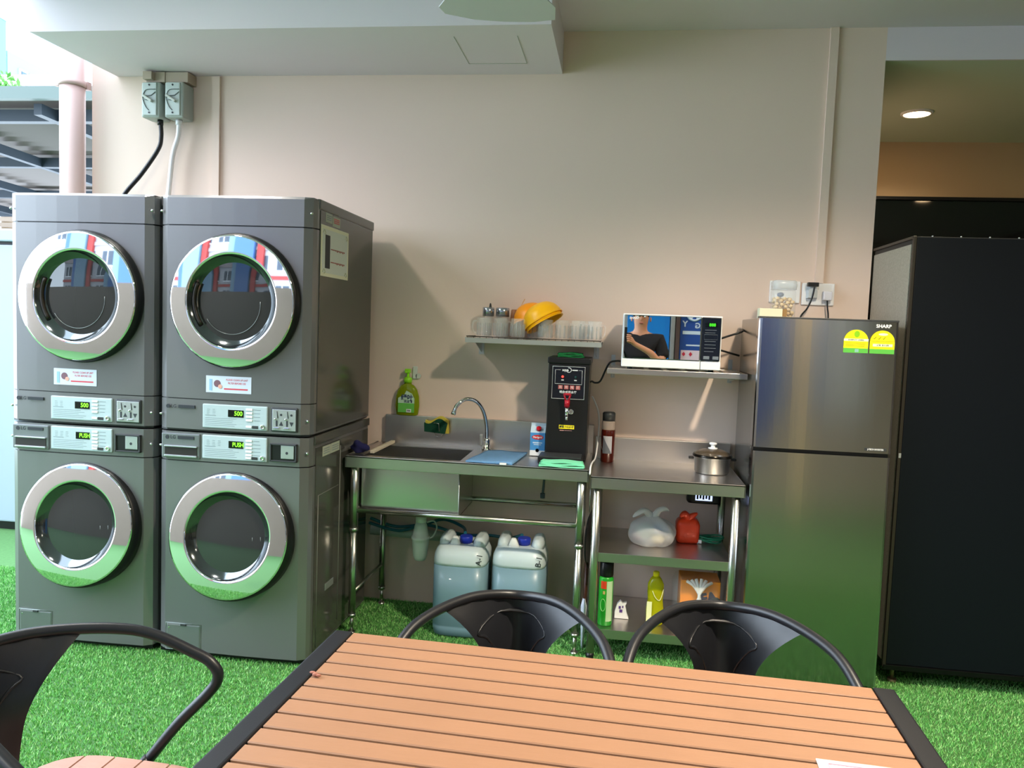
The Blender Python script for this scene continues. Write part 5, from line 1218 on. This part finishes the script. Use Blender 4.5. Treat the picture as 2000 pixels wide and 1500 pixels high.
for x0_, x1_, c_, l_ in ((1.3, 1.44, (34, 120, 190), 'blue reflection panel right of the banner behind the photographer'), (1.64, 1.74, (255, 230, 180), 'cream panel added for the warm lamp streak reflected in the fridge'),
                        (1.8, 2.02, (150, 170, 198), 'blue-grey reflection panel behind the photographer'), (2.06, 2.6, (200, 208, 214), 'wide pale grey reflection panel behind the photographer')):
    tag(MB().box(x0_, x1_, -1.199, -1.17, 0 if c_[0] == 255 else .95, 2.9, .003).build('reflection_panel', mat('wp%d' % c_[0], c_, .6)), l_, 'panel')  # panels added for fridge reflections; the cream one stands for a lamp streak
# housing block opposite
hb = thing('housing_block', 'tall housing block with red, white and blue bays facing the yard', 'building', (-6, -18, 0))
MB().box(-22, 8, -24, -18, 0, 17).build('facade_wall', mat('hb_white', (150, 150, 154), .7), hb)
M_hr = mat('hb_red', (140, 40, 36), .7); M_hb = mat('hb_blue', (50, 84, 130), .6); M_hp = mat('hb_pale', (96, 124, 142), .6); M_hd = mat('hb_glass', (44, 54, 66), .15)
for f_ in range(6):
    z = 1.6+f_*2.8
    MB().box(-22, 8, -18, -17.8, z-.35, z).build('floor_band', M_hr if f_ % 2 else mat('hb_band', (140, 130, 130), .7), hb)
    for k in range(13):
        x = -21.4+k*2.3
        wn_ = MB().box(x, x+1.3, -18, -17.92, z+.5, z+1.9).build('window', M_hd, hb)
        MB().box(x+.62, x+.68, -17.92, -17.88, z+.5, z+1.9).box(x-.05, x+1.35, -17.92, -17.86, z+.42, z+.5).build('window_frame', M_white, wn_)
for x, m_ in ((-19.2, M_hb), (-16, M_hr), (-12.6, M_hp), (-9.3, M_hr), (-5, M_hb), (-1, M_hr), (3.2, M_hp)):
    MB().box(x-.35, x+.35, -18, -17.5, 0, 17.2).build('pilaster', m_, hb)
for x, m_ in ((-17.6, M_hp), (-11, M_hb), (-3, M_hp)):
    MB().box(x-1.1, x+1.1, -18, -17.2, 0, 16).build('stair_bay', m_, hb)

# person holding the phone, seen in the microwave door
def skin(name, verts, edges, m, parent, sub=2, root=0):
    me = bpy.data.meshes.new(name); me.from_pydata([v[:3] for v in verts], edges, []); o = bpy.data.objects.new(name, me); COL.objects.link(o)
    md = o.modifiers.new('s', 'SKIN')
    for i, v in enumerate(verts):
        sv = me.skin_vertices[0].data[i]; r = v[3]; sv.radius = (r, r) if not isinstance(r, tuple) else r; sv.use_root = (i == root)
    if sub: s2 = o.modifiers.new('u', 'SUBSURF'); s2.levels = sub; s2.render_levels = sub
    dg = bpy.context.evaluated_depsgraph_get(); m2 = bpy.data.meshes.new_from_object(o.evaluated_get(dg))
    bpy.data.objects.remove(o); m2.materials.clear(); m2.materials.append(m)
    m2.transform(Matrix.Translation(-offset_of(parent)))
    for p in m2.polygons: p.use_smooth = True
    m2.name = name; q = bpy.data.objects.new(name, m2); COL.objects.link(q); q.parent = parent; return q
M_skin = mat('skin', (196, 142, 114), .55); M_shirt = mat('shirt_black', (22, 22, 28), .9); M_trs = mat('trousers', (44, 46, 58), .9); M_hair = mat('hair_black', (20, 16, 14), .6)
pe = thing('person', 'person in a black T-shirt holding up a phone, seen mirrored in the microwave', 'person', (.19, -.42, 0))
cx_, cy_ = .19, -.42
V = [(cx_, cy_, .95, .13), (cx_, cy_, 1.12, .12), (cx_, cy_-.01, 1.28, .135), (cx_, cy_, 1.405, .11), (cx_, cy_+.01, 1.47, .055), (cx_, cy_+.03, 1.53, .06), (cx_, cy_+.035, 1.6, .083), (cx_, cy_+.03, 1.66, .078), (cx_, cy_+.025, 1.7, .05),
     (cx_+.17, cy_, 1.40, .055), (cx_+.21, cy_+.06, 1.24, .045), (cx_+.19, cy_+.12, 1.17, .042), (cx_+.1, cy_+.21, 1.28, .033), (cx_-.02, cy_+.31, 1.375, .026), (cx_-.05, cy_+.35, 1.4, .03),
     (cx_-.17, cy_, 1.40, .055), (cx_-.22, cy_+.06, 1.24, .045), (cx_-.22, cy_+.12, 1.17, .042), (cx_-.23, cy_+.21, 1.28, .033), (cx_-.225, cy_+.31, 1.375, .026), (cx_-.22, cy_+.35, 1.4, .03),
     (cx_+.1, cy_, .88, .1), (cx_+.105, cy_+.01, .5, .06), (cx_+.11, cy_-.01, .1, .042), (cx_+.12, cy_+.1, .04, .035),
     (cx_-.1, cy_, .88, .1), (cx_-.105, cy_+.01, .5, .06), (cx_-.11, cy_-.01, .1, .042), (cx_-.12, cy_+.1, .04, .035)]
E_ = [(0, 1), (1, 2), (2, 3), (3, 4), (4, 5), (5, 6), (6, 7), (7, 8), (3, 9), (9, 10), (10, 11), (11, 12), (12, 13), (13, 14), (3, 15), (15, 16), (16, 17), (17, 18), (18, 19), (19, 20), (0, 21), (21, 22), (22, 23), (23, 24), (0, 25), (25, 26), (26, 27), (27, 28)]
# fingers wrap the phone: right hand, five chains
pxr = .068
def fingers(side, base):
    for k in range(4):
        z = base[2]+.028-k*.018
        i0 = len(V); sx = -side
        V.extend([(base[0], base[1]+.004, z, .011), (base[0]+.004*side, base[1]+.03, z+.003, .0095), (base[0]+sx*.012, base[1]+.058, z+.006, .0085), (base[0]+sx*(.036-.003*abs(k-1)), base[1]+.064, z+.008, .0075)])
        E_.extend([(base[3], i0), (i0, i0+1), (i0+1, i0+2), (i0+2, i0+3)])
    i0 = len(V)
    V.extend([(base[0]-.01*side, base[1]-.005, base[2]-.03, .012), (base[0]-.03*side, base[1]+.012, base[2]-.02, .010), (base[0]-.05*side, base[1]+.024, base[2]-.008, .009)])
    E_.extend([(base[3], i0), (i0, i0+1), (i0+1, i0+2)])
fingers(1, (.09, -.062, 1.405, 14)); fingers(-1, (-.048, -.062, 1.405, 20))
V[14] = (.094, -.075, 1.40, .024); V[20] = (-.052, -.075, 1.40, .024); V[13] = (.125, -.115, 1.365, .024); V[19] = (-.07, -.12, 1.365, .024)
body = skin('body', V, E_, M_skin, pe, 1)
SV = [(cx_, cy_, .93, .15), (cx_, cy_, 1.12, .14), (cx_, cy_-.01, 1.28, .152), (cx_, cy_, 1.40, .128), (cx_, cy_+.005, 1.455, .066), (cx_+.175, cy_, 1.40, .075), (cx_+.215, cy_+.045, 1.27, .065), (cx_+.215, cy_+.07, 1.225, .062), (cx_-.175, cy_, 1.40, .075), (cx_-.222, cy_+.045, 1.27, .065), (cx_-.225, cy_+.07, 1.225, .062)]
skin('t_shirt', SV, [(0, 1), (1, 2), (2, 3), (3, 4), (3, 5), (5, 6), (6, 7), (3, 8), (8, 9), (9, 10)], M_shirt, pe, 2)
TV = [(cx_, cy_, .96, .145), (cx_+.1, cy_, .86, .115), (cx_+.105, cy_+.01, .5, .078), (cx_+.11, cy_-.01, .1, .062), (cx_-.1, cy_, .86, .115), (cx_-.105, cy_+.01, .5, .078), (cx_-.11, cy_-.01, .1, .062)]
skin('trousers', TV, [(0, 1), (1, 2), (2, 3), (0, 4), (4, 5), (5, 6)], M_trs, pe, 2)
MB().ball((cx_, cy_+.015, 1.655), .092, (.95, 1.1, .85), 3).build('hair', M_hair, pe)
MB().ball((cx_, cy_+.1, 1.6), .017, (.7, .8, 1.3), 2).build('nose', M_skin, pe)
for s_ in (-1, 1):
    MB().ball((cx_+s_*.032, cy_+.105, 1.615), .011, (1, .5, .7), 2).build('eye', M_white, pe)
    MB().ball((cx_+s_*.088, cy_+.02, 1.59), .02, (.4, .8, 1.2), 2).build('ear', M_skin, pe)
MB().ball((cx_, cy_+.105, 1.555), .02, (1.2, .35, .3), 2).build('mouth', mat('lips', (166, 92, 84), .5), pe)
ph_ = thing('mobile_phone', 'black mobile phone held upright by the person mirrored in the microwave', 'phone', (.022, -.015, 1.35))
MB().box(-.022, .062, -.016, -.007, 1.355, 1.51, .004).build('phone_body', M_black, ph_)
MB().box(-.018, .022, -.0072, -.0052, 1.458, 1.504, .004).build('camera_bump', mat('lens_black', (12, 12, 14), .1), ph_)
